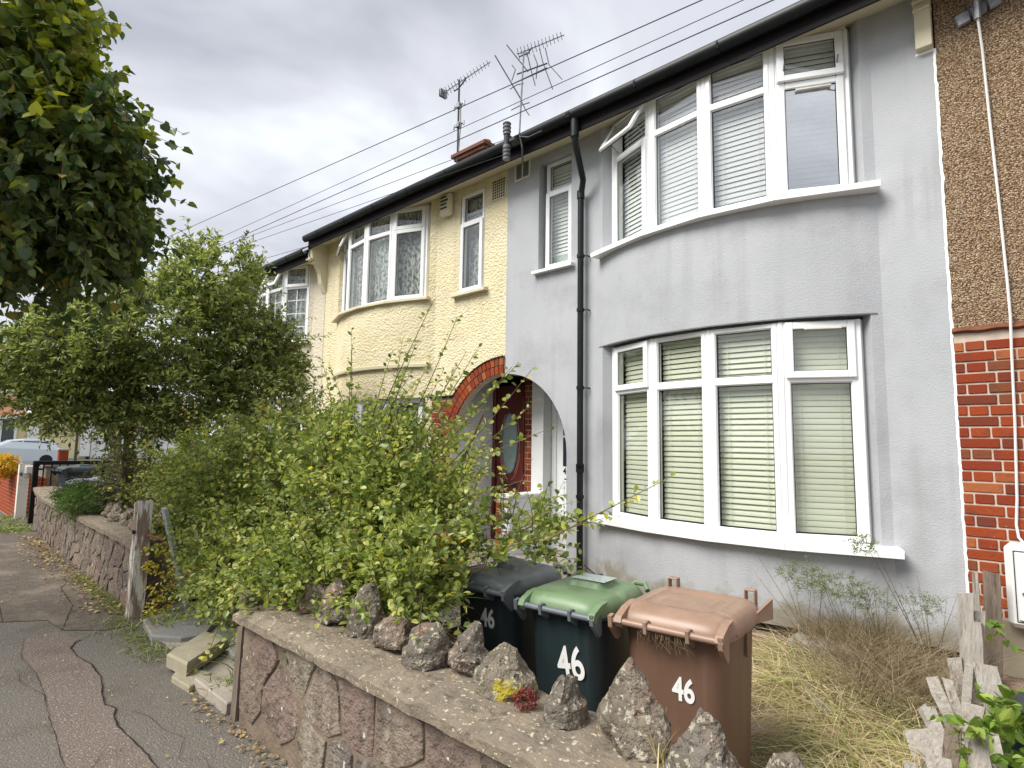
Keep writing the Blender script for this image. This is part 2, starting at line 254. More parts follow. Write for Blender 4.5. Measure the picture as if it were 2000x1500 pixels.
# ------------------------------------------------------------------ object helpers
WP = {}                                   # world position of every parent
def wp(o): return WP.get(o.name, Vector((0, 0, 0)))
def tag(o, label=None, cat=None, group=None, kind=None):
    if label: o['label'] = label
    if cat: o['category'] = cat
    if group: o['group'] = group
    if kind: o['kind'] = kind
    return o
def thing(name, label, cat, loc=(0, 0, 0), group=None, rz=0, rx=0, ry=0):
    o = bpy.data.objects.new(name, None); C.objects.link(o); o.location = loc; o.rotation_euler = (rx, ry, rz)
    o.empty_display_size = 0.1; WP[o.name] = Vector(loc) if not (rz or rx or ry) else None
    return tag(o, label, cat, group)
def link(name, me, parent=None, world=(0, 0, 0), local=False):
    o = bpy.data.objects.new(name, me); C.objects.link(o)
    wl = Vector(world)
    if parent is not None:
        o.parent = parent
        pw = WP.get(parent.name)
        if pw is None or local: o.location = wl; WP[o.name] = None
        else: o.location = wl - pw; WP[o.name] = wl
    else:
        o.location = wl; WP[o.name] = wl
    return o
class MB:
    def __init__(s): s.v = []; s.f = []; s.M = Matrix.Identity(4)
    def add(s, vs, fs):
        k = len(s.v); s.v += [tuple(s.M @ Vector(v)) for v in vs]; s.f += [tuple(i + k for i in f) for f in fs]; return s
    def box(s, x0, x1, y0, y1, z0, z1, c=0.0):
        if c <= 0:
            return s.add([(x0, y0, z0), (x1, y0, z0), (x1, y1, z0), (x0, y1, z0), (x0, y0, z1), (x1, y0, z1), (x1, y1, z1), (x0, y1, z1)],
                         [(0, 3, 2, 1), (4, 5, 6, 7), (0, 1, 5, 4), (1, 2, 6, 5), (2, 3, 7, 6), (3, 0, 4, 7)])
        c = min(c, (x1 - x0) / 2.5, (y1 - y0) / 2.5, (z1 - z0) / 2.5)
        vs = []; idx = {}
        for ix, X in enumerate((x0, x1)):
            for iy, Y in enumerate((y0, y1)):
                for iz, Z in enumerate((z0, z1)):
                    sx, sy, sz = (1 if ix == 0 else -1), (1 if iy == 0 else -1), (1 if iz == 0 else -1)
                    for ax, p in enumerate(((X, Y + sy * c, Z + sz * c), (X + sx * c, Y, Z + sz * c), (X + sx * c, Y + sy * c, Z))):
                        idx[(ix, iy, iz, ax)] = len(vs); vs.append(p)
        fs = []
        I = lambda *k: idx[k]
        fs += [(I(0,0,0,0), I(0,0,1,0), I(0,1,1,0), I(0,1,0,0)), (I(1,0,0,0), I(1,1,0,0), I(1,1,1,0), I(1,0,1,0)),
               (I(0,0,0,1), I(1,0,0,1), I(1,0,1,1), I(0,0,1,1)), (I(0,1,0,1), I(0,1,1,1), I(1,1,1,1), I(1,1,0,1)),
               (I(0,0,0,2), I(0,1,0,2), I(1,1,0,2), I(1,0,0,2)), (I(0,0,1,2), I(1,0,1,2), I(1,1,1,2), I(0,1,1,2))]
        for a in (0, 1):
            for b_ in (0, 1):
                fs.append((I(a, b_, 0, 0), I(a, b_, 1, 0), I(a, b_, 1, 1), I(a, b_, 0, 1)))
                fs.append((I(a, 0, b_, 0), I(a, 1, b_, 0), I(a, 1, b_, 2), I(a, 0, b_, 2)))
                fs.append((I(0, a, b_, 1), I(1, a, b_, 1), I(1, a, b_, 2), I(0, a, b_, 2)))
                for k in (0, 1): fs.append((I(a, b_, k, 0), I(a, b_, k, 1), I(a, b_, k, 2)))
        return s.add(vs, fs)
    def prism(s, pts, y0, y1):            # polygon in (x,z) extruded along y
        n = len(pts)
        vs = [(p[0], y0, p[1]) for p in pts] + [(p[0], y1, p[1]) for p in pts]
        return s.add(vs, [tuple(range(n)), tuple(range(2 * n - 1, n - 1, -1))] + [(i, (i + 1) % n, n + (i + 1) % n, n + i) for i in range(n)])
    def tube(s, pts, r, n=8, cap=True):
        pts = [Vector(p) for p in pts]; rs = r if isinstance(r, (list, tuple)) else [r] * len(pts)
        vs = []; fs = []; up = None
        for i, p in enumerate(pts):
            d = (pts[min(i + 1, len(pts) - 1)] - pts[max(i - 1, 0)]).normalized()
            if up is None: up = d.orthogonal().normalized()
            up = (up - d * up.dot(d)); up = up.normalized() if up.length > 1e-5 else d.orthogonal().normalized()
            q = d.cross(up)
            for k in range(n):
                a = 2 * math.pi * k / n; vs.append(tuple(p + (up * math.cos(a) + q * math.sin(a)) * rs[i]))
        for i in range(len(pts) - 1):
            for k in range(n):
                fs.append((i * n + k, i * n + (k + 1) % n, (i + 1) * n + (k + 1) % n, (i + 1) * n + k))
        if cap: fs += [tuple(range(n - 1, -1, -1)), tuple(range((len(pts) - 1) * n, len(pts) * n))]
        return s.add(vs, fs)
    def quad(s, a, b, c, d): return s.add([a, b, c, d], [(0, 1, 2, 3)])
    def build(s, name, m, parent=None, smooth=False, world=(0, 0, 0), fix=True):
        me = bpy.data.meshes.new(name); wl = Vector(world)
        me.from_pydata(s.v, [], s.f)
        if fix:
            bm = bmesh.new(); bm.from_mesh(me); bmesh.ops.recalc_face_normals(bm, faces=bm.faces); bm.to_mesh(me); bm.free()
        me.materials.append(MATS[m])
        if smooth:
            me.shade_smooth(); me.set_sharp_from_angle(angle=0.7)
        return link(name, me, parent, world)
def mesh_of(mb, name, m, smooth=False):
    o = mb.build(name, m, smooth=smooth); me = o.data; bpy.data.objects.remove(o); return me
def structure(o): o['kind'] = 'structure'; return o
def textmesh(body, size, m, name, parent, M, sx=0.8, bold=0.0):
    cu = bpy.data.curves.new('txt', 'FONT'); cu.body = body; cu.size = size; cu.extrude = 0.0008; cu.offset = bold
    cu.align_x = 'CENTER'; cu.align_y = 'CENTER'
    ob = bpy.data.objects.new('txt', cu); me = bpy.data.meshes.new_from_object(ob); bpy.data.objects.remove(ob)
    me.transform(Matrix.Scale(sx, 4, (1, 0, 0))); me.transform(M); me.materials.clear(); me.materials.append(MATS[m])
    return link(name, me, parent, local=True)

# ------------------------------------------------------------------ ground
def sheet(name, pts, z, m, parent=None, kind=None):
    mb = MB(); mb.add([(p[0], p[1], z) for p in pts], [tuple(range(len(pts)))])
    o = mb.build(name, m, parent)
    if kind: o['kind'] = kind
    return o
sheet('ground', [(-300, -200), (300, -200), (300, 300), (-300, 300)], -0.22, 'earth', kind='structure')
sheet('road', [(-60, -8), (12, -8), (12, -1.4), (-60, -1.4)], -0.12, 'road', kind='structure')
kb = MB()
for i in range(46): kb.box(-32 + i * 0.92, -32 + i * 0.92 + 0.91, -1.4, -1.27, -0.2, 0.0, 0.012)
kb.build('kerb', 'kerb', )['kind'] = 'structure'
pave = sheet('pavement', [(-15, -1.265), (4, -1.265), (4, 1.45), (-3.3, 1.45), (-6, 1.64), (-15, 2.1)], 0.0, 'asphalt', kind='structure')
crack1 = [(-5.59,1.33),(-5.53,1.22),(-5.43,1.11),(-5.28,1.05),(-5.05,1.05),(-4.81,1.08),(-4.53,1.07),(-4.34,1.04),(-4.21,1.01),(-4.05,0.99),(-3.95,1.02),(-3.86,0.99),(-3.71,0.97),(-3.55,0.98),(-3.37,0.99),(-3.19,0.99),(-2.7,1.0),(-2,0.97),(0,1.0)]
crack2 = [(-5.75,0.85),(-5.32,0.78),(-4.84,0.80),(-4.44,0.78),(-4.07,0.74),(-3.75,0.72),(-3.45,0.70),(-2.9,0.69),(-1,0.66),(0,0.66)]
edge_ = [(-6.41,0.3),(-6.41,0.78),(-6.33,0.90),(-6.22,1.06),(-5.82,1.09),(-5.67,1.25),(-5.59,1.33),(-5.62,1.6)]
sheet('asphalt_patch', [(-5.82, 1.06), (-5.75, 0.85)] + crack2[1:] + crack1[::-1][:-2] + [(-5.45, 1.15)], 0.004, 'asphalt_red', pave)
sheet('asphalt_patch', [(-15, -1.2), (-6.42, -1.2)] + edge_[1:] + [(-5.62, 1.6), (-15, 2.05)], 0.004, 'asphalt_dark', pave)
def crackline(pts, wd, name='crack'):
    v = []; f = []; P_ = []
    for a, b_ in zip(pts[:-1], pts[1:]):
        n = max(2, int(math.dist(a, b_) / 0.045))
        for i in range(n): P_.append((a[0] + (b_[0] - a[0]) * i / n, a[1] + (b_[1] - a[1]) * i / n))
    P_.append(pts[-1])
    for i, p in enumerate(P_):
        q = P_[min(i + 1, len(P_) - 1)]; o_ = P_[max(i - 1, 0)]; d = Vector((q[0] - o_[0], q[1] - o_[1])).normalized()
        ww = wd * (0.3 + 0.9 * abs(noise.noise(Vector((i * 0.21, p[0], 0))))) ; j = 0.008 * noise.noise(Vector((i * 0.6, 3, p[1])))
        nx, ny = -d.y, d.x
        v += [(p[0] + nx * (j - ww), p[1] + ny * (j - ww), 0.009), (p[0] + nx * (j + ww), p[1] + ny * (j + ww), 0.009)]
    f = [(2 * i, 2 * i + 1, 2 * i + 3, 2 * i + 2) for i in range(len(P_) - 1)]
    mb = MB(); mb.add(v, f); mb.build(name, 'crack', pave)
crackline(crack1, 0.007); crackline(crack2, 0.0028); crackline(edge_, 0.003)
for sd_ in range(7):
    r_ = random.Random(sd_ + 50); p_ = (r_.uniform(-6, -2.5), r_.uniform(.1, 1.2)); L__ = [p_]
    for _ in range(6): p_ = (p_[0] + r_.uniform(.05, .22) * (1 if sd_ % 2 else -1), p_[1] + r_.uniform(-.10, .10)); L__.append(p_)
    if max(q[1] for q in L__) < 1.36: crackline(L__, .0022)
crackline([(-5.82, 1.09), (-6.6, 1.3), (-7.4, 1.35), (-8.2, 1.6)], 0.005); crackline([(-6.4, 0.8), (-8, 0.9), (-9.5, 0.8)], 0.005)
# front gardens
def bumpy(name, x0, x1, y0, y1, zf, m, res=0.1):
    nx, ny = int((x1 - x0) / res), int((y1 - y0) / res); mb = MB(); v = []
    for j in range(ny + 1):
        for i in range(nx + 1):
            X = x0 + (x1 - x0) * i / nx; Y = y0 + (y1 - y0) * j / ny
            v.append((X, Y, zf(X, Y) + 0.05 * noise.noise(Vector((X * 2.2, Y * 2.2, 0))) + 0.02 * noise.noise(Vector((X * 9, Y * 9, 1)))))
    mb.add(v, [(j * (nx + 1) + i, j * (nx + 1) + i + 1, (j + 1) * (nx + 1) + i + 1, (j + 1) * (nx + 1) + i) for j in range(ny) for i in range(nx)])
    o = mb.build(name, m, smooth=True, fix=False); o['kind'] = 'structure'; return o
def gz(X, Y): return -0.12 + 0.19 * max(0, min(1, (Y - 2.6) / 2.3))
bumpy('garden_soil', -4.0, 2.5, 1.70, 5.2, gz, 'soil', 0.08)
bumpy('garden_soil', -14, -6.2, 1.75, 5.2, lambda X, Y: -0.02, 'soil', 0.2)
# concrete path from the gateway to the shared porch
path = MB().add([(-5.75, 1.6, 0.005), (-3.42, 1.46, 0.005), (-3.9, 5.16, 0.09), (-6.2, 5.16, 0.09)], [(0, 1, 2, 3)]).build('garden_path', 'concrete'); path['kind'] = 'structure'
slabs = [[(-5.49,1.56),(-5.95,1.96),(-5.64,2.40),(-5.30,2.26),(-5.30,2.09),(-4.84,1.80),(-4.87,1.64),(-5.06,1.50)],
         [(-4.80,1.85),(-4.2,1.75),(-3.75,2.1),(-3.8,2.6),(-4.5,2.7),(-5.2,2.3)],
         [(-3.95,1.42),(-3.45,1.42),(-3.5,1.78),(-3.85,1.72)], [(-5.2,2.4),(-4.1,2.75),(-4.2,4.6),(-5.5,4.6)]]
for k, s_ in enumerate(slabs):
    cx = sum(p[0] for p in s_) / len(s_); cy = sum(p[1] for p in s_) / len(s_)
    s2 = [(cx + (p[0] - cx) * 0.97, cy + (p[1] - cy) * 0.97) for p in s_]; h = 0.045 + 0.01 * k
    mb = MB(); n = len(s_)
    mb.add([(p[0], p[1], 0.0) for p in s_] + [(p[0], p[1], h - 0.008) for p in s_] + [(p[0], p[1], h) for p in s2],
           [tuple(range(2 * n, 3 * n))] + [(i, (i + 1) % n, n + (i + 1) % n, n + i) for i in range(n)] + [(n + i, n + (i + 1) % n, 2 * n + (i + 1) % n, 2 * n + i) for i in range(n)])
    mb.build('slab', ['slate_concrete', 'slate_concrete', 'concrete', 'concrete'][k], path)
def loose(name, label, cat, pts, z0, h, m, group=None):
    n = len(pts); cx = sum(p[0] for p in pts) / n; cy = sum(p[1] for p in pts) / n
    ins = [(cx + (p[0] - cx) * 0.93, cy + (p[1] - cy) * 0.93) for p in pts]
    mb = MB(); mb.add([(p[0], p[1], z0) for p in pts] + [(p[0], p[1], z0 + h * 0.85) for p in pts] + [(p[0], p[1], z0 + h) for p in ins],
           [tuple(range(2 * n, 3 * n)), tuple(range(n - 1, -1, -1))] + [(k * n + i, k * n + (i + 1) % n, (k + 1) * n + (i + 1) % n, (k + 1) * n + i) for k in (0, 1) for i in range(n)])
    return tag(mb.build(name, m), label, cat, group)
loose('stone_block', 'long yellowish stone block lying across the gateway by the near wall', 'stone block', [(-4.36,1.39),(-4.68,1.74),(-4.42,1.80),(-4.08,1.42)], 0.03, 0.085, 'yellow_stone')
loose('stone_slab', 'pale mossy slab sunk in front of the yellow stone block', 'stone slab', [(-4.15,1.36),(-4.32,1.46),(-4.05,1.56),(-3.90,1.38)], 0.0, 0.035, 'yellow_stone')
loose('broken_slab', 'grey broken slab leaning behind the near wooden gate post', 'stone slab', [(-4.1,1.95),(-3.75,1.62),(-3.6,1.75),(-3.9,2.1)], 0.02, 0.20, 'slate_concrete')

# ------------------------------------------------------------------ terraced houses
YF = 5.15
def ident(x): return x
class House:
    """front wall with a bowed bay; mir(x) maps the grey house's plan to this one; dz drops the eaves"""
    def __init__(s, root, mir, dz, x0, x1, wallmat, flip):
        s.root = root; s.mir = mir; s.dz = dz; s.x0, s.x1 = x0, x1; s.wm = wallmat; s.flip = flip
    def arc(s, x):
        a, b_ = sorted((s.mir(-3.60), s.mir(-0.97)))
        if x <= a or x >= b_: return YF
        m_ = (a + b_) / 2; h = (b_ - a) / 2; R = (h * h + 0.34 ** 2) / (2 * 0.34)
        return YF + R - 0.34 - math.sqrt(max(R * R - (x - m_) ** 2, 0))
def facade(h, holes, zb, zt, name, arch=None, x0=None, x1=None, zcuts=()):
    """holes: (x0,x1,z0,z1,depth). arch: (cx, cz, r, xa, xb, base)"""
    x0 = h.x0 if x0 is None else x0; x1 = h.x1 if x1 is None else x1
    a, b_ = sorted((h.mir(-3.60), h.mir(-0.97)))
    xs = {x0, x1}
    for i in range(29):
        t_ = a + (b_ - a) * i / 28
        if x0 < t_ < x1: xs.add(t_)
    for q in holes: xs |= {q[0], q[1]}
    if arch:
        cx, cz, r, xa, xb, base = arch
        for i in range(25):
            t_ = xa + (xb - xa) * i / 24
            xs.add(t_)
        for i in range(25):
            t_ = cx + r * math.cos(math.pi * i / 24)
            if xa < t_ < xb: xs.add(t_)
    xs = sorted(x for x in xs if x0 <= x <= x1)
    xs2 = [xs[0]]
    for x in xs[1:]:
        if x - xs2[-1] > 1e-4: xs2.append(x)
    mb = MB(); AT = 0.24
    for xa_, xb_ in zip(xs2[:-1], xs2[1:]):
        xm = (xa_ + xb_) / 2; ya, yb = h.arc(xa_), h.arc(xb_)
        sol = [(zb, zb, zt, zt)]
        for (hx0, hx1, hz0, hz1, dep) in holes:
            if hx0 < xm < hx1:
                new = []
                for (l0, l1, u0, u1) in sol:
                    if hz0 >= u0 or hz1 <= l0: new.append((l0, l1, u0, u1))
                    elif hz0 > l0 and hz1 < u0: new += [(l0, l1, hz0, hz0), (hz1, hz1, u0, u1)]
                    elif hz1 >= u0 and hz0 > l0: new += [(l0, l1, hz0, hz0)]
                    else: new.append((l0, l1, u0, u1))
                sol = new
                mb.quad((xa_, ya, hz1), (xb_, yb, hz1), (xb_, YF + dep, hz1), (xa_, YF + dep, hz1))
                mb.quad((xa_, ya, hz0), (xb_, yb, hz0), (xb_, YF + dep, hz0), (xa_, YF + dep, hz0))
        if arch and arch[3] < xm < arch[4]:
            def az(x):
                d = arch[2] ** 2 - (x - arch[0]) ** 2
                return arch[1] + math.sqrt(max(d, 0))
            za, zb_ = az(xa_), az(xb_)
            sol = [(za, zb_, sol[0][2], sol[0][3])] + sol[1:]
            mb.quad((xa_, YF, za), (xb_, YF, zb_), (xb_, YF + AT, zb_), (xa_, YF + AT, za))
            if sol[0][2] < zt - .01 or True: mb.quad((xa_, YF + AT, za), (xb_, YF + AT, zb_), (xb_, YF + AT, 2.6), (xa_, YF + AT, 2.6))
        for (l0, l1, u0, u1) in sol:
            mb.quad((xa_, ya, l0), (xb_, yb, l1), (xb_, yb, u1), (xa_, ya, u0))
    for (hx0, hx1, hz0, hz1, dep) in holes:
        for X, s_ in ((hx0, 1), (hx1, -1)):
            if hx1 - hx0 > 2:                                    # bowed bay: splayed jamb back to the frame
                nn = mirn(h)[0 if s_ > 0 else -1]
                mb.quad((X, h.arc(X), hz0), (nn[0] - s_ * .028, nn[1] + .03, hz0), (nn[0] - s_ * .028, nn[1] + .03, hz1), (X, h.arc(X), hz1))
            else:
                mb.quad((X, h.arc(X), hz0), (X, YF + dep, hz0), (X, YF + dep, hz1), (X, h.arc(X), hz1))
    return mb.build(name, h.wm, h.root)

def frame_M(A, B):
    A = Vector((*A, 0)); B = Vector((*B, 0)); d = (B - A).normalized()
    return Matrix(((d.x, -d.y, 0, A.x), (d.y, d.x, 0, A.y), (0, 0, 1, 0), (0, 0, 0, 1)))      # local: x along the facet, y into the house
def bars(mb, x0, x1, z0, z1, t, y0, y1, c=0.004):
    mb.box(x0, x0 + t, y0, y1, z0, z1, c); mb.box(x1 - t, x1, y0, y1, z0, z1, c)
    mb.box(x0 + t - 0.001, x1 - t + 0.001, y0 + 0.001, y1 - 0.001, z0, z0 + t, c); mb.box(x0 + t - 0.001, x1 - t + 0.001, y0 + 0.001, y1 - 0.001, z1 - t, z1, c)
def pane(part, M, x0, x1, z0, z1, y, gm):
    mb = MB(); mb.M = M; mb.box(x0, x1, y, y + 0.006, z0, z1); mb.build('pane', gm, part)
def gasket(part, M, x0, x1, z0, z1, y):
    mb = MB(); mb.M = M
    t = 0.006
    mb.box(x0, x0 + t, y, y + .004, z0, z1); mb.box(x1 - t, x1, y, y + .004, z0, z1); mb.box(x0 + t, x1 - t, y, y + .004, z0, z0 + t); mb.box(x0 + t, x1 - t, y, y + .004, z1 - t, z1)
    mb.build('gasket', 'gasket', part)
def light(part, A, B, z0, z1, zt, top='fixed', low='fixed', gm='window_glass', gtop=None, vent=None, open_deg=0, fm='upvc'):
    """one light of a window between plan points A and B"""
    M = frame_M(A, B); Lg = math.dist(A, B); gtop = gtop or gm
    mb = MB(); mb.M = M; F_ = 0.038
    bars(mb, 0.022, Lg - 0.022, z0, z1, F_, -0.035, 0.04)
    mb.box(0.05, Lg - 0.05, -0.034, 0.04, zt - 0.03, zt + 0.03, 0.004)
    mb.build('light_frame', fm, part)
    def infill(a, b_, kind, g, opn):
        x0, x1 = 0.022 + F_, Lg - 0.022 - F_
        if kind == 'fixed':
            s = MB(); s.M = M; bars(s, x0 - 0.004, x1 + 0.004, a - 0.004, b_ + 0.004, 0.011, -0.022, -0.002, 0.003); s.build('glazing_bead', fm, part)
            gasket(part, M, x0 + 0.008, x1 - 0.008, a + 0.008, b_ - 0.008, -0.010); pane(part, M, x0, x1, a, b_, -0.004, g)
        else:
            MM = M.copy(); e = 0.03
            if opn:
                MM = M @ Matrix.Translation((0, -0.055, b_ + e)) @ Matrix.Rotation(R_(-opn), 4, 'X') @ Matrix.Translation((0, 0.055, -(b_ + e)))
            s = MB(); s.M = MM; bars(s, x0 - e, x1 + e, a - e, b_ + e, 0.058, -0.062, -0.028, 0.006); s.build('sash', fm, part)
            gasket(part, MM, x0 + 0.028, x1 - 0.028, a + 0.028, b_ - 0.028, -0.046); pane(part, MM, x0 + .02, x1 - .02, a + .02, b_ - .02, -0.042, g)
            s = MB(); s.M = MM; s.box(x0 - e + .002, x1 + e - .002, -0.0275, -0.020, a - e + .002, a - e + 0.03); s.build('seal', 'gasket', part)
            if opn:
                s = MB(); s.M = M; s.tube([(x0 + .02, -0.03, a + .03), (x0 + .02, -0.13, a + .10)], 0.006, 5); s.tube([(x1 - .02, -0.03, a + .03), (x1 - .02, -0.13, a + .10)], 0.006, 5); s.build('stay', 'metal', part)
    infill(z0 + F_, zt - 0.03, low, gm, 0); infill(zt + 0.03, z1 - F_, top, gtop, open_deg)
    if vent:
        s = MB(); s.M = M; s.box(Lg * 0.3, Lg * 0.78, -0.072, -0.055, vent - 0.010, vent + 0.010, 0.004); s.box(Lg * .32, Lg * .76, -0.074, -0.071, vent - 0.006, vent - 0.002); s.build('trickle_vent', 'upvc_dirty', part)
slat_cache = {}
def blind(house, A, B, z0, z1, slat=0.05, pitch=0.047, tilt=62, gapz=(), off=0.075, m='blind', cords=True, dense_to=None):
    M = frame_M(A, B); Lg = math.dist(A, B) - 0.11
    hd = MB(); hd.M = M; hd.box(0.055, 0.055 + Lg, off - 0.02, off + 0.03, z1 - 0.04, z1, 0.004)
    if cords:
        for fx in (0.18, 0.82): hd.tube([(0.055 + Lg * fx, off - 0.028, z0 + .02), (0.055 + Lg * fx, off - 0.028, z1 - .04)], 0.0022, 4)
    part = hd.build('blind', m, house)
    key = (round(Lg, 3), slat, tilt, m)
    if key not in slat_cache:
        mb = MB(); a = R_(tilt); n = 3; prof = []
        for i in range(n + 1):
            u = (i / n - 0.5) * slat; cv = 0.004 * (1 - (2 * i / n - 1) ** 2)
            prof.append((u * math.cos(a) - cv * math.sin(a), u * math.sin(a) + cv * math.cos(a)))
        vs = [(-Lg / 2, p[0], p[1]) for p in prof] + [(Lg / 2, p[0], p[1]) for p in prof]
        mb.add(vs, [(i, n + 1 + i, n + 2 + i, i + 1) for i in range(n)])
        slat_cache[key] = mesh_of(mb, 'slat', m, smooth=True)
    me = slat_cache[key]; z = z1 - 0.06; k = 0
    ang = math.atan2(M[1][0], M[0][0])
    while z > z0:
        o = link('slat', me, part, M @ Vector((0.055 + Lg / 2, off, z)))
        o.rotation_euler = ((0 + rng.normal(0, 0.03)), 0, ang)
        z -= pitch; k += 1
        for (ga, gb) in gapz:
            if ga < z < gb: z = ga
    return part
def sill(house, nodes, z, proj=0.14, h=0.05, ext=0.16, m='upvc', name='sill'):
    """projecting sill following the nodes, each board its own facet, mitred joints"""
    P_ = [Vector((*n, 0)) for n in nodes]
    d0 = (P_[1] - P_[0]).normalized(); d1 = (P_[-1] - P_[-2]).normalized()
    outer = []
    for i, p in enumerate(P_):
        dd = []
        if i > 0: dd.append((P_[i] - P_[i - 1]).normalized())
        if i < len(P_) - 1: dd.append((P_[i + 1] - P_[i]).normalized())
        d = sum(dd, Vector()).normalized(); n = Vector((d.y, -d.x, 0)); outer.append(p + n * proj / max(0.6, dd[0].dot(d)))
    outer[0] = outer[0] - Vector((ext, 0, 0)); outer[-1] = outer[-1] + Vector((ext, 0, 0))
    inner = [p + Vector((0, 0.02, 0)) for p in P_]; inner[0].x -= ext; inner[-1].x += ext
    inner[0].y = max(inner[0].y, YF + .01); inner[-1].y = max(inner[-1].y, YF + .01)
    outer[0].y = min(outer[0].y, YF - 0.07); outer[-1].y = min(outer[-1].y, YF - 0.07)
    mb = MB()
    for i in range(len(P_) - 1):
        a, b_, c_, d_ = outer[i], outer[i + 1], inner[i + 1], inner[i]
        g = (b_ - a).normalized() * 0.0012
        a = a + g; b_ = b_ - g
        c = 0.008
        mb.add([(a.x, a.y, z - h), (b_.x, b_.y, z - h), (c_.x, c_.y, z - h), (d_.x, d_.y, z - h), (a.x, a.y, z - c), (b_.x, b_.y, z - c), (c_.x, c_.y, z + 0.012), (d_.x, d_.y, z + 0.012),
                (a.x, a.y + c, z), (b_.x, b_.y + c, z)],
               [(0, 3, 2, 1), (0, 1, 5, 4), (4, 5, 9, 8), (8, 9, 6, 7), (1, 2, 6, 9, 5), (3, 0, 4, 8, 7)])
    return mb.build(name, m, house)
NODES = [(-3.37, 5.17), (-2.82, 4.955), (-2.235, 4.885), (-1.655, 4.94), (-1.15, 5.18)]
def mirn(h): return sorted([(h.mir(x), y) for x, y in NODES])
def bay_posts(part_parent, nodes, z0, z1, m='upvc'):
    mb = MB()
    for i, (x, y) in enumerate(nodes):
        if i in (0, len(nodes) - 1): mb.box(x - 0.03, x + 0.03, y - 0.045, y + 0.05, z0, z1, 0.004)
        else: mb.tube([(x, y + 0.0, z0), (x, y + 0.0, z1)], 0.036, 8)
    return mb.build('bay_window', m, part_parent)
def room(h, z0, z1, xa, xb):
    mb = MB(); mb.box(xa, xb, YF + 0.26, YF + 3.2, z0, z1)
    me = mb.build('room', 'dark_room', h.root)
    me.data.flip_normals()
    # open front
    bm = bmesh.new(); bm.from_mesh(me.data)
    bmesh.ops.delete(bm, geom=[f for f in bm.faces if abs(f.calc_center_median().y - YF - 0.26) < 1e-3], context='FACES'); bm.to_mesh(me.data); bm.free()
def eaves(h, x0, x1, dz, ends=True):
    zt = 5.05 + dz
    mb = MB(); prof = [(4.70, zt), (4.685, zt - 0.03), (4.695, zt - 0.075), (4.73, zt - 0.105), (4.775, zt - 0.095), (4.80, zt - 0.06), (4.80, zt), (4.79, zt), (4.785, zt - .05), (4.75, zt - .085), (4.715, zt - .06), (4.708, zt)]
    n = len(prof)
    mb.add([(x0, p[0], p[1]) for p in prof] + [(x1, p[0], p[1]) for p in prof], [(i, (i + 1) % n, n + (i + 1) % n, n + i) for i in range(n)] + [tuple(range(n)), tuple(range(2 * n - 1, n - 1, -1))])
    gt = mb.build('gutter', 'black_gutter', h.root, smooth=True)
    x = x0 + 0.45
    while x < x1 - 0.1:
        j = MB(); pr = [(p[0] + (p[0] - 4.745) * 0.09, p[1] - 0.006) for p in prof[:7]]
        w_ = 0.05 if int(x * 10) % 3 == 0 else 0.018
        j.add([(x, p[0], p[1]) for p in pr] + [(x + w_, p[0], p[1]) for p in pr], [(i, i + 1, 8 + i, 7 + i) for i in range(6)] + [tuple(range(7)), tuple(range(13, 6, -1))])
        j.build('gutter_bracket', 'black_gutter', gt); x += 0.83
    MB().box(x0, x1, 4.805, 4.825, zt - 0.21, zt + 0.01, 0.002).build('fascia', 'fascia_black', h.root)
    s = MB(); s.add([(x0, 4.825, zt - 0.165), (x1, 4.825, zt - 0.165), (x1, YF + 0.3, zt + 0.01), (x0, YF + 0.3, zt + 0.01)], [(0, 1, 2, 3)])
    s.add([(x0, 4.825, zt - 0.195), (x1, 4.825, zt - 0.195), (x1, 4.825 + .012, zt - .165), (x0, 4.825 + .012, zt - .165)], [(0, 1, 2, 3)])
    s.build('soffit', 'soffit_paint', h.root)
def roof(h, x0, x1, dz):
    z0 = 5.06 + dz; zr = z0 + (9.2 - 4.76) * 0.715
    mb = MB(); n = 22
    vs = []; fs = []
    prof = []
    for i in range(n):
        t0, t1 = i / n, (i + 1) / n
        for t_, l in ((t0, 0.022), (t1, 0.004)): prof.append((4.76 + (9.2 - 4.76) * t_, z0 + (zr - z0) * t_ + l))
    back = [(2 * 9.2 - p[0], p[1]) for p in prof[::-1]]
    pr = prof + back
    m_ = len(pr)
    mb.add([(x0, p[0], p[1]) for p in pr] + [(x1, p[0], p[1]) for p in pr], [(i, i + 1, m_ + i + 1, m_ + i) for i in range(m_ - 1)])
    rf = mb.build('roof', 'roof_tile', h.root)
    rd = MB(); rd.tube([(x0, 9.2, zr + .01), (x1, 9.2, zr + .01)], 0.11, 8); rd.build('ridge_tile', 'roof_tile', rf)
    return rf
def shell(h, x0, x1, zt, m):
    mb = MB(); zt2 = zt
    for X in (x0, x1):
        if abs(X + 4.97) > .02: mb.quad((X, YF + .01, -.2), (X, 13.2, -.2), (X, 13.2, zt2), (X, YF + .01, zt2))
    mb.quad((x0, 13.2, -.2), (x1, 13.2, -.2), (x1, 13.2, zt2), (x0, 13.2, zt2)); mb.quad((x0, YF + .27, zt2), (x1, YF + .27, zt2), (x1, 13.2, zt2), (x0, 13.2, zt2))
    mb.build('side_wall', m, h.root)
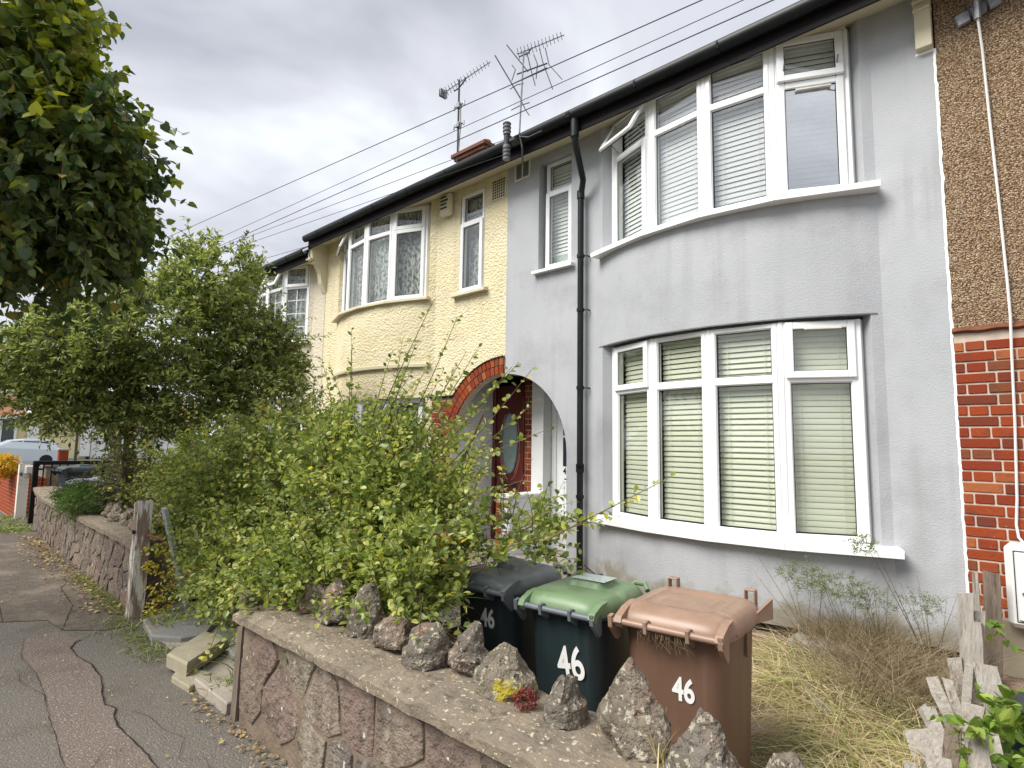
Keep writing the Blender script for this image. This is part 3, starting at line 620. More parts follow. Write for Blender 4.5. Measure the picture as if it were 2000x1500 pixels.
def corbel(h, x0, x1, dz, m):
    """party wall console that carries the eaves"""
    z = 5.0 + dz
    pts = [(4.83, z - .13), (4.86, z - .33), (4.90, z - .37), (4.95, z - .42), (5.02, z - .56), (5.05, z - .72), (5.09, z - .80), (5.12, z - .86), (YF + .01, z - .92), (YF + .01, z + .01)]
    mb = MB(); n = len(pts)
    mb.add([(x0, p[0], p[1]) for p in pts] + [(x1, p[0], p[1]) for p in pts], [tuple(range(n)), tuple(range(2 * n - 1, n - 1, -1))] + [(i, (i + 1) % n, n + (i + 1) % n, n + i) for i in range(n)])
    for (ya, yb, za, zb_) in ((4.80, 4.87, z - .36, z - .32), (4.87, 4.96, z - .40, z - .37)): mb.box(x0 - .015, x1 + .015, ya, yb, za, zb_, .005)
    return mb.build('bracket', m, h.root)

def bay(h, z0, z1, zt, specs, headmat, soffitmat, cream=False):
    nodes = mirn(h); wn = bay_posts(h.root, nodes, z0, z1, specs.get('m', 'upvc'))
    for i in range(4):
        light(wn, nodes[i], nodes[i + 1], z0, z1, zt, **specs['l'][i])
    return wn, nodes

# ---- grey-blue house (number 46)
blue_root = thing('terraced_house', 'grey-blue rendered terraced house with bowed bay windows and white blinds', 'house', (-2.7, 5.15, 0))
HB = House(blue_root, ident, 0, -4.97, -0.555, 'blue_render', 1)
holes = [(-3.50, -1.04, 0.77, 2.545, 0.10), (-3.50, -1.04, 3.53, 5.035, 0.10), (-4.45, -3.96, 3.53, 4.88, 0.14)]
ARC = (-4.97, 1.40, 0.96)
facade(HB, holes, 0.14, 5.06, 'front_wall', arch=(*ARC, -4.97, -4.0101, 0.2), x0=-4.97)
# wall below the arch springing on its right is solid from x=-4.01; jamb below the springing
jb = MB(); jb.quad((-4.0105, YF, 0.14), (-4.0105, YF + .24, 0.14), (-4.0105, YF + .24, 1.40), (-4.0105, YF, 1.40)); jb.build('porch_jamb', 'blue_render', blue_root)
pl = MB()
for xa, xb in ((-4.0, -0.56),):
    n = 24
    for i in range(n):
        a, b_ = xa + (xb - xa) * i / n, xa + (xb - xa) * (i + 1) / n
        ya, yb = HB.arc(a) + 0.05, HB.arc(b_) + 0.05
        pl.quad((a, ya, -0.2), (b_, yb, -0.2), (b_, yb, 0.2), (a, ya, 0.2)); pl.quad((a, ya - .05, .14), (b_, yb - .05, .14), (b_, yb + .02, .14), (a, ya + .02, .14))
pl.build('plinth', 'fascia_black', blue_root)
lowspec = dict(l=[dict(top='open', vent=None), dict(), dict(), dict(top='open', vent=2.455)])
wn, nd = bay(HB, 0.80, 2.52, 2.06, lowspec, None, None)
upspec = dict(l=[dict(top='open', open_deg=30, low='open'), dict(gm='upper_glass'), dict(gm='upper_glass'), dict(top='open', open_deg=4, low='open', gm='shiny_glass', gtop='window_glass', vent=4.47)])
wn2, nd = bay(HB, 3.555, 4.945, 4.55, upspec, None, None)
sill(blue_root, [(x, y - .02) for x, y in nd], 0.79, 0.15, 0.055, 0.20)
sill(blue_root, [(x, y - .02) for x, y in nd], 3.55, 0.15, 0.05, 0.17)
# grey strip as painted shadow over the lower bay, boards over the upper bay
dr = MB(); n = 30
for i in range(n):
    a, b_ = -3.56 + (2.56) * i / n, -3.56 + 2.56 * (i + 1) / n
    ya, yb = HB.arc(a), HB.arc(b_)
    dr.add([(a, ya - .006, 2.548), (b_, yb - .006, 2.548), (b_, yb + .02, 2.540), (a, ya + .02, 2.540), (a, ya - .005, 2.537), (b_, yb - .005, 2.537)], [(0, 1, 5, 4), (4, 5, 2, 3), (0, 1, 2, 3)])
dr.build('shadow_strip', 'grey_plastic', blue_root)
for h_, (zz0, zz1) in ((HB, (4.94, 5.04)),):
    for (y_, za, zb_) in ((0.0, 4.945, 4.985), (-0.03, 4.985, 5.035)):
        hb = MB()
        for A, B in zip(nd[:-1], nd[1:]):
            hb.M = frame_M(A, B); hb.box(0, math.dist(A, B), -0.055 + y_, 0.04, za, zb_, .004)
        hb.build('head_board', 'cream_paint', blue_root)
# narrow stair window
nw = MB(); nw.box(-4.44, -3.97, 5.24, 5.245, 3.53, 3.56); npart = nw.build('stair_window', 'upvc', blue_root)
light(npart, (-4.415, 5.26), (-3.96, 5.26), 3.55, 4.875, 4.50, top='fixed', low='open')
sill(blue_root, [(-4.44, 5.23), (-3.97, 5.23)], 3.54, 0.15, 0.035, 0.06)
blind(blue_root, (-4.43, 5.26), (-3.95, 5.26), 3.74, 4.84, tilt=74, m='blind_white', pitch=.046)
MB().box(-4.36, -4.02, 5.33, 5.345, 3.58, 3.75).build('patterned_film', 'sticker_pale', npart)
for i in range(4):
    blind(blue_root, nd[i], nd[i + 1], (.86, .86, .865, .86)[i], 2.50, tilt=(72, 68, 66, 80)[i], pitch=.0475)
    blind(blue_root, nd[i], nd[i + 1], 3.60, 4.93, tilt=(70, 76, 74, 74)[i], m='blind_white', pitch=.0475)
room(HB, 0.2, 2.75, -3.9, -0.7); room(HB, 3.0, 5.0, -4.9, -0.7)
vt = MB(); bars(vt, -4.84, -4.585, 4.76, 5.005, 0.022, 5.13, 5.152); vt.box(-4.72, -4.705, 5.132, 5.15, 4.78, 4.985); v_ = vt.build('air_vent', 'upvc_dirty', blue_root)
for i in range(9): MB().box(-4.82, -4.605, 5.138, 5.149, 4.783 + i * .0225, 4.797 + i * .0225).build('vent_slat', 'grey_plastic', v_)
eaves(HB, -4.97, -0.50, 0); roof(HB, -4.97, -0.55, 0); shell(HB, -4.965, -0.56, 5.06, 'dark_room'); cq = MB(); cq.box(-.66, -.556, 5.085, 5.15, 4.51, 5.03, .004); cq.box(-.665, -.551, 5.06, 5.15, 4.80, 4.825, .006); cq.box(-.665, -.551, 5.05, 5.15, 4.86, 4.885, .006); cq.box(-.665, -.551, 5.04, 5.15, 4.92, 5.03, .006); cq.build('bracket', 'cream_paint', blue_root)
# rainwater pipe
dp = MB(); dp.tube([(-3.62, 4.76, 4.95), (-3.62, 4.76, 4.76)], 0.046, 10)
dp.tube([(-3.62, 4.76, 4.80), (-3.62, 4.77, 4.70), (-3.70, 5.02, 4.40), (-3.765, 5.07, 4.26), (-3.768, 5.07, 4.20)], 0.034, 10)
dp.tube([(-3.768, 5.07, 4.24), (-3.768, 5.07, 0.02)], 0.034, 10)
dpo = dp.build('downpipe', 'black_gutter', blue_root, smooth=True)
for z_ in (4.22, 2.95, 2.10, 1.26, 1.22, 3.55, 0.95):
    c_ = MB(); c_.tube([(-3.768, 5.07, z_), (-3.768, 5.07, z_ + (.09 if z_ in (4.22, 1.22) else .035))], 0.043, 10)
    if z_ in (2.95, 2.10, 3.55): c_.tube([(-3.768, 5.07, z_ + .017), (-3.70, 5.10, z_ + .017), (-3.70, 5.15, z_ + .017)], 0.008, 5)
    c_.build('pipe_collar', 'black_gutter', dpo)
# small junction box and lead by the foot of the pipe
jbx = MB(); jbx.box(-3.52, -3.43, 5.115, 5.15, 0.31, 0.44, .008); jo = jbx.build('junction_box', 'grey_plastic', blue_root)
MB().tube([(-3.475, 5.12, 0.32), (-3.48, 5.10, 0.22), (-3.58, 5.10, 0.19), (-3.73, 5.10, 0.27)], 0.007, 6).build('lead', 'wire', jo)

# ---- porch of the grey house
MB().box(-4.97, -4.0, YF + .0, 6.0, 0.0, 0.20, .01).build('doorstep', 'concrete', blue_root)
pr = MB(); pr.quad((-4.005, 5.39, .2), (-4.005, 6.0, .2), (-4.005, 6.0, 2.6), (-4.005, 5.39, 2.6)); pr.quad((-4.97, 5.39, 2.42), (-4.0, 5.39, 2.42), (-4.0, 6.0, 2.42), (-4.97, 6.0, 2.42)); pr.build('porch_wall', 'white_render', blue_root)
fin = MB(); fin.box(-5.07, -4.87, 5.77, 6.02, 0.2, 2.42, .004); fin.build('porch_pier', 'white_render', blue_root)
lw_ = MB(); lw_.box(-5.07, -4.868, 5.16, 5.78, 0.14, 0.86, .01); lw_.box(-5.10, -4.85, 5.13, 5.79, 0.86, 0.905, .012); lw_.build('porch_low_wall', 'white_render', blue_root)
dpart = MB(); dpart.box(-4.865, -4.79, 5.93, 5.99, .2, 2.4, .006); dpart.box(-4.06, -4.0, 5.93, 5.99, .2, 2.4, .006); dpart.box(-4.79, -4.06, 5.93, 5.99, 2.10, 2.17, .006); dpart.box(-4.865, -4.0, 5.90, 5.99, .2, .24, .004)
dr_ = dpart.build('front_door', 'upvc', blue_root)
lf = MB(); lf.box(-4.79, -4.06, 5.945, 5.985, .24, 2.10, .006); lf.build('door_leaf', 'upvc', dr_)
for (a, b_, c, d) in ((-4.68, -4.46, .38, 1.06), (-4.38, -4.16, .38, 1.06)):
    q = MB(); bars(q, a, b_, c, d, .02, 5.936, 5.946, .004); q.build('door_panel', 'upvc', dr_)
for (a, b_) in ((-4.68, -4.46), (-4.38, -4.16)):
    for (c, d) in ((1.24, 1.60), (1.63, 1.98)):
        q = MB(); q.box(a, b_, 5.938, 5.947, c, d); q.build('door_glass', 'navy', dr_)
MB().box(-4.55, -4.3, 5.93, 5.946, 1.10, 1.15, .005).build('letter_plate', 'metal', dr_)
M_ = Matrix.Translation((-4.60, 5.937, 1.16)) @ Matrix.Rotation(R_(90), 4, 'X')
for ch, dx in (('4', -.03), ('6', .05)):
    o = textmesh(ch, 0.11, 'black_print', 'door_number', dr_, Matrix.Translation((dx, 0, 0)), 0.9, 0.002)
    o.matrix_basis = Matrix.Translation(-wp(dr_) + Vector((-4.625, 5.941, 1.175 - (0.03 if ch == '6' else 0)))) @ Matrix.Rotation(R_(90), 4, 'X')

# ---- cream roughcast house
cream_root = thing('terraced_house', 'cream roughcast terraced house with net curtains and a brick porch arch', 'house', (-7.2, 5.15, 0))
HC = House(cream_root, lambda x: -9.94 - x, 0, -9.40, -4.97, 'cream_roughcast', -1)
holes = [(-8.90, -6.44, 0.77, 2.545, 0.10), (-8.90, -6.44, 3.53, 5.035, 0.10), (-5.86, -5.38, 3.50, 4.87, 0.06)]
facade(HC, holes, 2.13, 5.06, 'front_wall', arch=(-4.97, 1.40, 1.155, -5.865, -4.97, 0.2))
facade(HC, [(-8.90, -6.44, 0.77, 3.0, 0.10)], -0.1, 2.13, 'lower_wall', x0=-9.40, x1=-6.35)
cl = [dict(top='open'), dict(), dict(), dict(top='open')]
wn, nc = bay(HC, 0.80, 2.52, 2.10, dict(l=cl), None, None)
wn2, nc = bay(HC, 3.56, 4.94, 4.62, dict(l=[dict(top='open', open_deg=24), dict(), dict(), dict(top='open', low='open')]), None, None)
sill(cream_root, [(x, y - .02) for x, y in nc], 3.55, 0.13, 0.04, 0.13, 'cream_paint'); sill(cream_root, [(x, y - .02) for x, y in nc], 0.79, 0.13, 0.05, 0.15, 'cream_paint')
hbm = MB()
for A, B in zip(nc[:-1], nc[1:]):
    hbm.M = frame_M(A, B); hbm.box(0, math.dist(A, B), -0.05, 0.04, 4.942, 5.04, .004)
hbm.build('head_board', 'cream_paint', cream_root)
# hood over lower bay
hd = MB(); n = 24
for i in range(n):
    a, b_ = -9.0 + 2.62 * i / n, -9.0 + 2.62 * (i + 1) / n
    ya, yb = HC.arc(a) - .05, HC.arc(b_) - .05
    hd.add([(a, ya, 2.56), (b_, yb, 2.56), (b_, yb, 2.60), (a, ya, 2.60), (a, ya + .06, 2.615), (b_, yb + .06, 2.615), (a, ya + .06, 2.55), (b_, yb + .06, 2.55)], [(0, 1, 2, 3), (3, 2, 5, 4), (0, 1, 7, 6)])
hd.build('window_hood', 'soffit_paint', cream_root)
nwc = MB().box(-5.85, -5.39, 5.20, 5.205, 3.50, 3.53).build('stair_window', 'upvc', cream_root)
light(nwc, (-5.865, 5.19), (-5.375, 5.19), 3.50, 4.87, 4.46, top='fixed', low='open')
sill(cream_root, [(-5.84, 5.17), (-5.40, 5.17)], 3.50, 0.10, 0.04, 0.11, 'cream_paint')
def curtain(root, A, B, z0, z1, off=0.09, m='net_lace'):
    M = frame_M(A, B); Lg = math.dist(A, B); n = int(Lg / 0.012); mb = MB(); mb.M = M; vs = []
    for k in range(6):
        for i in range(n + 1):
            x = Lg * i / n; vs.append((x, off + 0.018 * math.sin(x * 75 + 1.7 * math.sin(x * 9)) * (0.5 + k * .12), z1 + (z0 - z1) * k / 5))
    mb.add(vs, [(k * (n + 1) + i, k * (n + 1) + i + 1, (k + 1) * (n + 1) + i + 1, (k + 1) * (n + 1) + i) for k in range(5) for i in range(n)])
    return mb.build('net_curtain', m, root, smooth=False, fix=False)
for i in range(4): curtain(cream_root, nc[i], nc[i + 1], 3.58, 4.94); curtain(cream_root, nc[i], nc[i + 1], .9, 2.5)
curtain(cream_root, (-5.84, 5.22), (-5.40, 5.22), 3.55, 4.85)
room(HC, 0.2, 2.75, -9.2, -6.4); room(HC, 3.0, 5.0, -9.3, -5.0)
# pierced vent
pv = MB(); pv.box(-5.245, -4.99, 5.135, 5.15, 4.62, 4.90, .004); pvo = pv.build('pierced_vent', 'cream_paint', cream_root)
ho = MB()
for i in range(6):
    for j in range(7): ho.box(-5.225 + i * .038, -5.202 + i * .038, 5.131, 5.1365, 4.64 + j * .036, 4.662 + j * .036)
ho.build('vent_holes', 'gasket', pvo)
# alarm box
ab_ = MB(); ab_.box(-6.20, -5.99, 5.05, 5.14, 4.64, 4.95, .02); abo = ab_.build('alarm_box', 'cream_paint', cream_root)
for k, (za, wd) in enumerate(((4.90, .12), (4.85, .15), (4.80, .12), (4.745, .13))): MB().box(-6.17, -6.17 + wd, 5.045, 5.052, za - .012, za + .012).build('alarm_louvre', 'black_print', abo)
eaves(HC, -9.46, -4.97, 0); rfc = roof(HC, -9.40, -4.97, 0); shell(HC, -9.395, -4.975, 5.06, 'cream_grey'); corbel(HC, -9.50, -9.38, 0, 'cream_paint')
# chimney on the ridge: brick stack, oversailing courses, pots
chx = MB(); chx.box(-9.5, -8.63, 8.2, 8.75, 6.5, 7.72); ch = chx.build('chimney', 'mortar', rfc)
cm = MB()
cols_ = 0
bl, bh = 0.215, 0.065
brick_me = mesh_of(MB().box(-.1075, .1075, -.0125, .0125, -.0325, .0325, .004), 'brick', 'brick_red')
bx_ = {}
def brick_mesh(l, hgt=0.065, d=0.02):
    k = (round(l, 3), hgt, d)
    if k not in bx_: bx_[k] = mesh_of(MB().box(-l / 2, l / 2, -d, d * 0.6, -hgt / 2, hgt / 2, .0045), 'brick', 'brick_red')
    return bx_[k]
def put_brick(parent, l, pos, rz=0.0, ry=0.0, hgt=0.065, d=0.02):
    o = link('brick', brick_mesh(l, hgt, d), parent, pos); o.rotation_euler = (rng.normal(0, .004), ry + rng.normal(0, .004), rz); return o
# chimney bricks joined: far too small to tell one by one except as courses
cs = MB()
for k in range(9):
    z_ = 7.10 + k * .075; off = 0.11 * (k % 2)
    x = -9.5 - off
    while x < -8.63:
        a, b_ = max(x, -9.5), min(x + .215, -8.63)
        if b_ - a > .02: cs.box(a, b_, 8.19, 8.21, z_ - .033, z_ + .033, .003)
        x += .226
    y_ = 8.2 - off
    while y_ < 8.75:
        a, b_ = max(y_, 8.2), min(y_ + .215, 8.75)
        if b_ - a > .02: cs.box(-8.64, -8.62, a, b_, z_ - .033, z_ + .033, .003)
        y_ += .226
tag(cs.build('chimney_bricks', 'chimney_clay', ch), kind='stuff')
co_ = MB(); co_.box(-9.55, -8.58, 8.15, 8.80, 7.72, 7.79, .006); co_.box(-9.6, -8.53, 8.10, 8.85, 7.79, 7.87, .006); co_.box(-9.53, -8.6, 8.17, 8.78, 7.87, 7.93, .01); co_.build('chimney_cap', 'chimney_clay', ch)
for x in (-9.3, -8.85): MB().tube([(x, 8.47, 7.9), (x, 8.47, 8.08)], [.13, .10], 12).build('chimney_pot', 'far_roof', ch)

# brick arch ring, two rows of voussoirs on a mortar backing
ring = MB(); n = 40
a0, a1 = R_(90), R_(180)
vs = []
for i in range(n + 1):
    a = a0 + (a1 - a0) * i / n
    for r in (0.962, 1.165):
        for y_ in (YF - .006, YF + .10): vs.append((-4.972 + r * math.cos(a), y_, 1.40 + r * math.sin(a)))
fs = []
for i in range(n):
    k = 4 * i; fs += [(k, k + 4, k + 6, k + 2), (k, k + 1, k + 5, k + 4), (k + 2, k + 6, k + 7, k + 3), (k + 1, k + 3, k + 7, k + 5)]
ring.add(vs, fs); ring.build('porch_arch', 'mortar', cream_root)
arch_o = [o for o in C.objects if o.name.startswith('porch_arch')][0]
def vouss(r0, r1, th, m='brick_red'):
    mb = MB(); h_ = th / 2
    w0, w1 = h_ * 0.93, h_ * 1.0
    mb.add([(-w0, -.03, r0), (w0, -.03, r0), (w1, -.03, r1), (-w1, -.03, r1), (-w0, .105, r0), (w0, .105, r0), (w1, .105, r1), (-w1, .105, r1)], [(0, 1, 2, 3), (0, 4, 5, 1), (1, 5, 6, 2), (2, 6, 7, 3), (3, 7, 4, 0)])
    return mesh_of(mb, 'brick', m)
for (r0, r1, cnt) in ((.965, 1.06, 21), (1.072, 1.168, 23)):
    me = vouss(r0, r1, (math.pi / 2 * (r0 + r1) / 2) / cnt - .011)
    for i in range(cnt):
        a = (i + .5) / cnt * math.pi / 2
        o = link('brick', me, arch_o, (-4.972, YF, 1.40)); o.rotation_euler = (0, -a, 0)
bel = MB()
for i in range(60):
    a = R_(90) + R_(90) * i / 60; a2 = R_(90) + R_(90) * (i + 1) / 60
    if 1.40 + 1.2 * math.sin(a2) < 2.13: break
    r = 1.17 + (.006 if i % 2 else -.002)
    bel.add([(-4.972 + r * math.cos(a), YF - .045, 1.4 + r * math.sin(a)), (-4.972 + r * math.cos(a2), YF - .045, 1.4 + r * math.sin(a2)), (-4.972 + (r + .022) * math.cos(a2), YF, 1.4 + (r + .022) * math.sin(a2)), (-4.972 + (r + .022) * math.cos(a), YF, 1.4 + (r + .022) * math.sin(a))], [(0, 1, 2, 3)])
    bel.add([(-4.972 + r * math.cos(a), YF - .045, 1.4 + r * math.sin(a)), (-4.972 + r * math.cos(a2), YF - .045, 1.4 + r * math.sin(a2)), (-4.972 + r * math.cos(a2), YF, 1.4 + r * math.sin(a2)), (-4.972 + r * math.cos(a), YF, 1.4 + r * math.sin(a))], [(0, 1, 2, 3)])
bel.box(-6.38, -5.90, YF - .04, YF + .01, 2.118, 2.142, .004); bel.build('render_stop', 'fascia_black', cream_root)
def brick_panel(parent, x0, x1, z0, z1, y, name='brick_panel', limit=9999, rz=0.0, back=0.0):
    """Flemish bond on a recessed mortar bed"""
    mb = MB(); mb.box(x0, x1, y + .001, y + .05, z0, z1); pn = mb.build(name, 'mortar', parent)
    k = 0; z_ = z0 + .0375
    while z_ < z1 - .03:
        x = x0 - (.163 if k % 2 else 0.0) ; st = True
        while x < x1:
            l = .215 if st else .1025
            a, b_ = max(x, x0), min(x + l, x1)
            if b_ - a > .03:
                put_brick(pn, b_ - a, ((a + b_) / 2, y + .008 + rng.normal(0, .0012), z_ + rng.normal(0, .0008)), hgt=.0635, d=.016)
            x += l + .0115; st = not st
        z_ += .075; k += 1
    return pn
brick_panel(cream_root, -6.35, -5.935, 0.05, 2.11, YF, 'porch_pier')
brick_panel(cream_root, -5.33, -5.16, 0.2, 2.4, 5.93, 'door_pier')
brick_panel(cream_root, -5.07, -4.985, 0.14, .85, 5.14, 'low_wall_end')
cp = MB(); cp.quad((-5.93, YF + .0, 0), (-5.93, 6.0, 0), (-5.93, 6.0, 2.6), (-5.93, YF + .0, 2.6)); cp.build('porch_reveal', 'white_render', cream_root)
cp = MB(); cp.quad((-5.93, 5.39, 2.42), (-4.97, 5.39, 2.42), (-4.97, 6.0, 2.42), (-5.93, 6.0, 2.42)); cp.quad((-5.93, 6.01, .2), (-5.0, 6.01, .2), (-5.0, 6.01, 2.45), (-5.93, 6.01, 2.45)); cp.build('porch_back', 'fascia_black', cream_root)
MB().box(-5.93, -4.98, YF, 6.0, 0.0, 0.20, .01).build('doorstep', 'concrete', cream_root)
rd = MB(); bars(rd, -5.92, -5.33, .2, 2.32, .05, 5.90, 5.98, .005); rd_ = rd.build('red_door', 'door_red', cream_root)
MB().box(-5.87, -5.38, 5.93, 5.97, .24, 2.27, .004).build('door_leaf', 'door_red', rd_)
def ellipse_tube(cx, cz, rx, rz_, r, y, a0=0, a1=360, n=48):
    pts = [(cx + rx * math.cos(R_(a0 + (a1 - a0) * i / n)), y, cz + rz_ * math.sin(R_(a0 + (a1 - a0) * i / n))) for i in range(n + 1)]
    return MB().tube(pts, r, 6)
ex, ez = -5.60, 1.52
g = MB(); n = 40; g.add([(ex, 5.922, ez)] + [(ex + .135 * math.cos(2 * math.pi * i / n), 5.922, ez + .40 * math.sin(2 * math.pi * i / n)) for i in range(n)], [(0, i + 1, (i + 1) % n + 1) for i in range(n)]); g.build('oval_glass', 'obscure_glass', rd_)
g = MB(); g.add([(ex, 5.927, ez)] + [(ex + .135 * math.cos(2 * math.pi * i / n), 5.927, ez + .40 * math.sin(2 * math.pi * i / n)) for i in range(n)], [(0, i + 1, (i + 1) % n + 1) for i in range(n)]); g.build('oval_backing', 'sticker_pale', rd_)
ellipse_tube(ex, ez, .142, .41, .011, 5.922).build('oval_trim', 'metal', rd_)
ellipse_tube(ex, ez, .175, .46, .006, 5.928, -60, 60).build('moulding', 'door_trim', rd_); ellipse_tube(ex, ez, .175, .46, .006, 5.928, 120, 240).build('moulding', 'door_trim', rd_)
ellipse_tube(ex, ez, .195, .50, .005, 5.928, 195, 260).build('moulding', 'door_trim', rd_); ellipse_tube(ex, ez, .195, .50, .005, 5.928, 280, 345).build('moulding', 'door_trim', rd_)
MB().box(ex - .12, ex + .12, 5.915, 5.932, .93, .985, .006).build('letter_plate', 'black_print', rd_)
MB().box(ex - .19, ex + .19, 5.918, 5.932, .40, .82, .012).build('door_panel', 'door_red', rd_)
# loose phone cable on the cream wall
MB().tube([(-8.62, 5.12, 2.2), (-8.6, 5.11, 2.7), (-8.5, 5.10, 3.0), (-8.4, 5.1, 3.05), (-8.35, 5.1, 3.02)], .007, 5).build('wall_cable', 'grey_plastic', cream_root)

# ---- lower cream house further along
far_root = thing('terraced_house', 'far cream terraced house with lower eaves, half hidden behind the small tree', 'house', (-11.6, 5.15, 0))
HF = House(far_root, lambda x: x - 8.86, -.22, -13.83, -9.41, 'cream_grey', 1)
holes = [(-12.36, -9.90, 0.62, 2.35, 0.10), (-12.36, -9.90, 3.30, 4.815, 0.10)]
facade(HF, holes, -.2, 4.84, 'front_wall')
wf, nf = bay(HF, 3.32, 4.75, 4.35, dict(l=[dict(top='open', open_deg=25), dict(), dict(top='open', open_deg=25), dict(top='open')]), None, None)
wf2, nf = bay(HF, .65, 2.32, 1.9, dict(l=[dict(), dict(), dict(), dict(top='open')]), None, None)
sill(far_root, [(x, y - .02) for x, y in nf], 3.31, .13, .04, .13, 'upvc'); sill(far_root, [(x, y - .02) for x, y in nf], .64, .13, .04, .13, 'upvc')
for i in range(4): curtain(far_root, nf[i], nf[i + 1], 3.35, 4.74); curtain(far_root, nf[i], nf[i + 1], .7, 2.3)
lead = MB()
for i in range(4):
    M = frame_M(nf[i], nf[i + 1]); Lg = math.dist(nf[i], nf[i + 1]); lead.M = M
    for fz in (3.6, 3.85, 4.1): lead.box(.08, Lg - .08, -.02, -.008, fz - .006, fz + .006)
    lead.box(Lg / 2 - .006, Lg / 2 + .006, -.021, -.009, 3.4, 4.3)
lead.build('glazing_grid', 'upvc', far_root)
hb = MB()
for A, B in zip(nf[:-1], nf[1:]):
    hb.M = frame_M(A, B); hb.box(0, math.dist(A, B), -0.05, 0.04, 4.752, 4.82, .004)
hb.build('head_board', 'cream_paint', far_root)
room(HF, 0.1, 2.5, -13.5, -9.6); room(HF, 2.8, 4.78, -13.5, -9.5)
eaves(HF, -13.83, -9.47, -.22); roof(HF, -13.83, -9.41, -.22); shell(HF, -13.82, -9.42, 4.84, 'cream_grey')

# ---- pebbledash and brick house on the right
right_root = thing('terraced_house', 'brown pebbledash house with red brick ground floor and white meter box', 'house', (0.8, 5.15, 0))
HR = House(right_root, lambda x: 50 + x, 0, -0.545, 2.6, 'pebbledash', -1)
facade(HR, [], 2.35, 5.06, 'front_wall')
eaves(HR, -0.50, 2.6, 0); roof(HR, -0.55, 2.6, 0); shell(HR, -0.54, 2.6, 5.06, 'dark_room')
bpn = brick_panel(right_root, -0.545, 0.50, 0.02, 2.33, YF, 'brick_wall')
bst = MB(); bst.box(.502, 2.6, YF + .012, YF + .05, 0.02, 2.33); bw = bst.build('brick_wall', 'mortar', right_root)
far_b = MB(); k = 0; z_ = .0575
while z_ < 2.30:
    x = .51 - (.163 if k % 2 else 0); st = True
    while x < 2.6:
        l = .215 if st else .1025; a, b_ = max(x, .51), min(x + l, 2.6)
        if b_ - a > .03: far_b.box(a, b_, YF, YF + .02, z_ - .032, z_ + .032, .003)
        x += l + .0115; st = not st
    z_ += .075; k += 1
tag(far_b.build('brickwork', 'brick_red', bw), kind='stuff')
# scalloped bell-cast edge of the pebbledash
bc = MB(); n = 90; vs = []
for i in range(n + 1):
    x = -0.55 + 3.15 * i / n; s_ = .009 * abs(math.sin(x * 16)); vs += [(x, YF - .035, 2.335 + s_), (x, YF + .0, 2.375), (x, YF + .0, 2.32 + s_)]
bc.add(vs, [q for i in range(n) for q in ((3 * i, 3 * i + 3, 3 * i + 4, 3 * i + 1), (3 * i, 3 * i + 2, 3 * i + 5, 3 * i + 3))]); bc.build('render_stop', 'rust', right_root)
# ragged white paint line where the two renders meet
rg = MB(); vs = []; n = 150
for i in range(n + 1):
    z_ = .14 + 4.36 * i / n; a = .006 * noise.noise(Vector((0, z_ * 9, 1))) + .004 * noise.noise(Vector((3, z_ * 40, 1)))
    vs += [(-.562 + a, YF - .0035, z_), (-.545 + a * 1.6 + .003 * rng.random(), YF - .0035, z_)]
rg.add(vs, [(2 * i, 2 * i + 1, 2 * i + 3, 2 * i + 2) for i in range(n)]); rg.build('paint_edge', 'sticker_white', blue_root)
MB().box(-.67, -.552, YF - .006, YF + .01, 4.485, 4.51, .004).build('paint_drip', 'sticker_white', blue_root)

# mast clamp and aerial cable on the pebbledash
mt = thing('mast_clamp', 'galvanised mast clamp bolted to the brown pebbledash wall', 'wall bracket', (-.28, 5.12, 4.7))
pm = MB(); pm.M = Matrix.Translation((-.285, 5.13, 4.66)) @ Matrix.Rotation(R_(-14), 4, 'Y'); pm.box(-.135, .135, -.01, .02, -.05, .05, .01); pm.build('wall_plate', 'metal', mt)
for dx in (-.05, .05):
    q = MB(); q.M = Matrix.Translation((-.285, 5.08, 4.66)) @ Matrix.Rotation(R_(-14), 4, 'Y'); q.tube([(dx, .05, -.05), (dx, -.02, -.05), (dx, -.055, 0), (dx, -.02, .05), (dx, .05, .05)], .008, 6); q.build('u_bolt', 'metal_dark', mt)
MB().tube([(-.285, 5.06, 4.55), (-.27, 5.06, 5.9)], .022, 10).build('mast', 'metal', mt)
cb = tag(MB().tube([(-.285, 5.06, 4.56), (-.275, 5.11, 4.35), (-.262, 5.125, 3.8), (-.245, 5.125, 3.2), (-.232, 5.125, 2.65), (-.228, 5.10, 2.4), (-.235, 5.12, 2.2), (-.245, 5.125, 1.7), (-.262, 5.125, 1.2), (-.275, 5.125, 1.03), (-.268, 5.125, .95), (-.235, 5.125, .90), (-.2, 5.125, .89), (0, 5.125, .88)], .0085, 6).build('aerial_cable', 'white_cable', smooth=True),
         'white coaxial cable running down the pebbledash and brick wall', 'cable')
mbx = thing('meter_box', 'white meter cupboard fixed to the red brick wall', 'meter box', (-.1, 5.1, .65))
q = MB(); q.box(-.34, .12, 4.98, 5.15, .40, .92, .03); q.build('box_body', 'meter_white', mbx)
q = MB(); q.box(-.285, .08, 4.965, 4.985, .45, .87, .008); q.build('box_door', 'meter_white', mbx)
q = MB(); bars(q, -.295, .09, .44, .88, .005, 4.974, 4.983, .001); q.build('door_gap', 'gasket', mbx)
MB().tube([(-.25, 4.975, .62), (-.25, 4.955, .62)], .012, 8).build('door_lock', 'metal', mbx)
MB().box(-.40, -.27, 5.09, 5.15, .05, .42, .006).build('pipe_cover', 'beige_board', mbx)
MB().box(-.25, -.1, 5.06, 5.15, .0, .40, .02).build('duct', 'cream_paint', mbx)

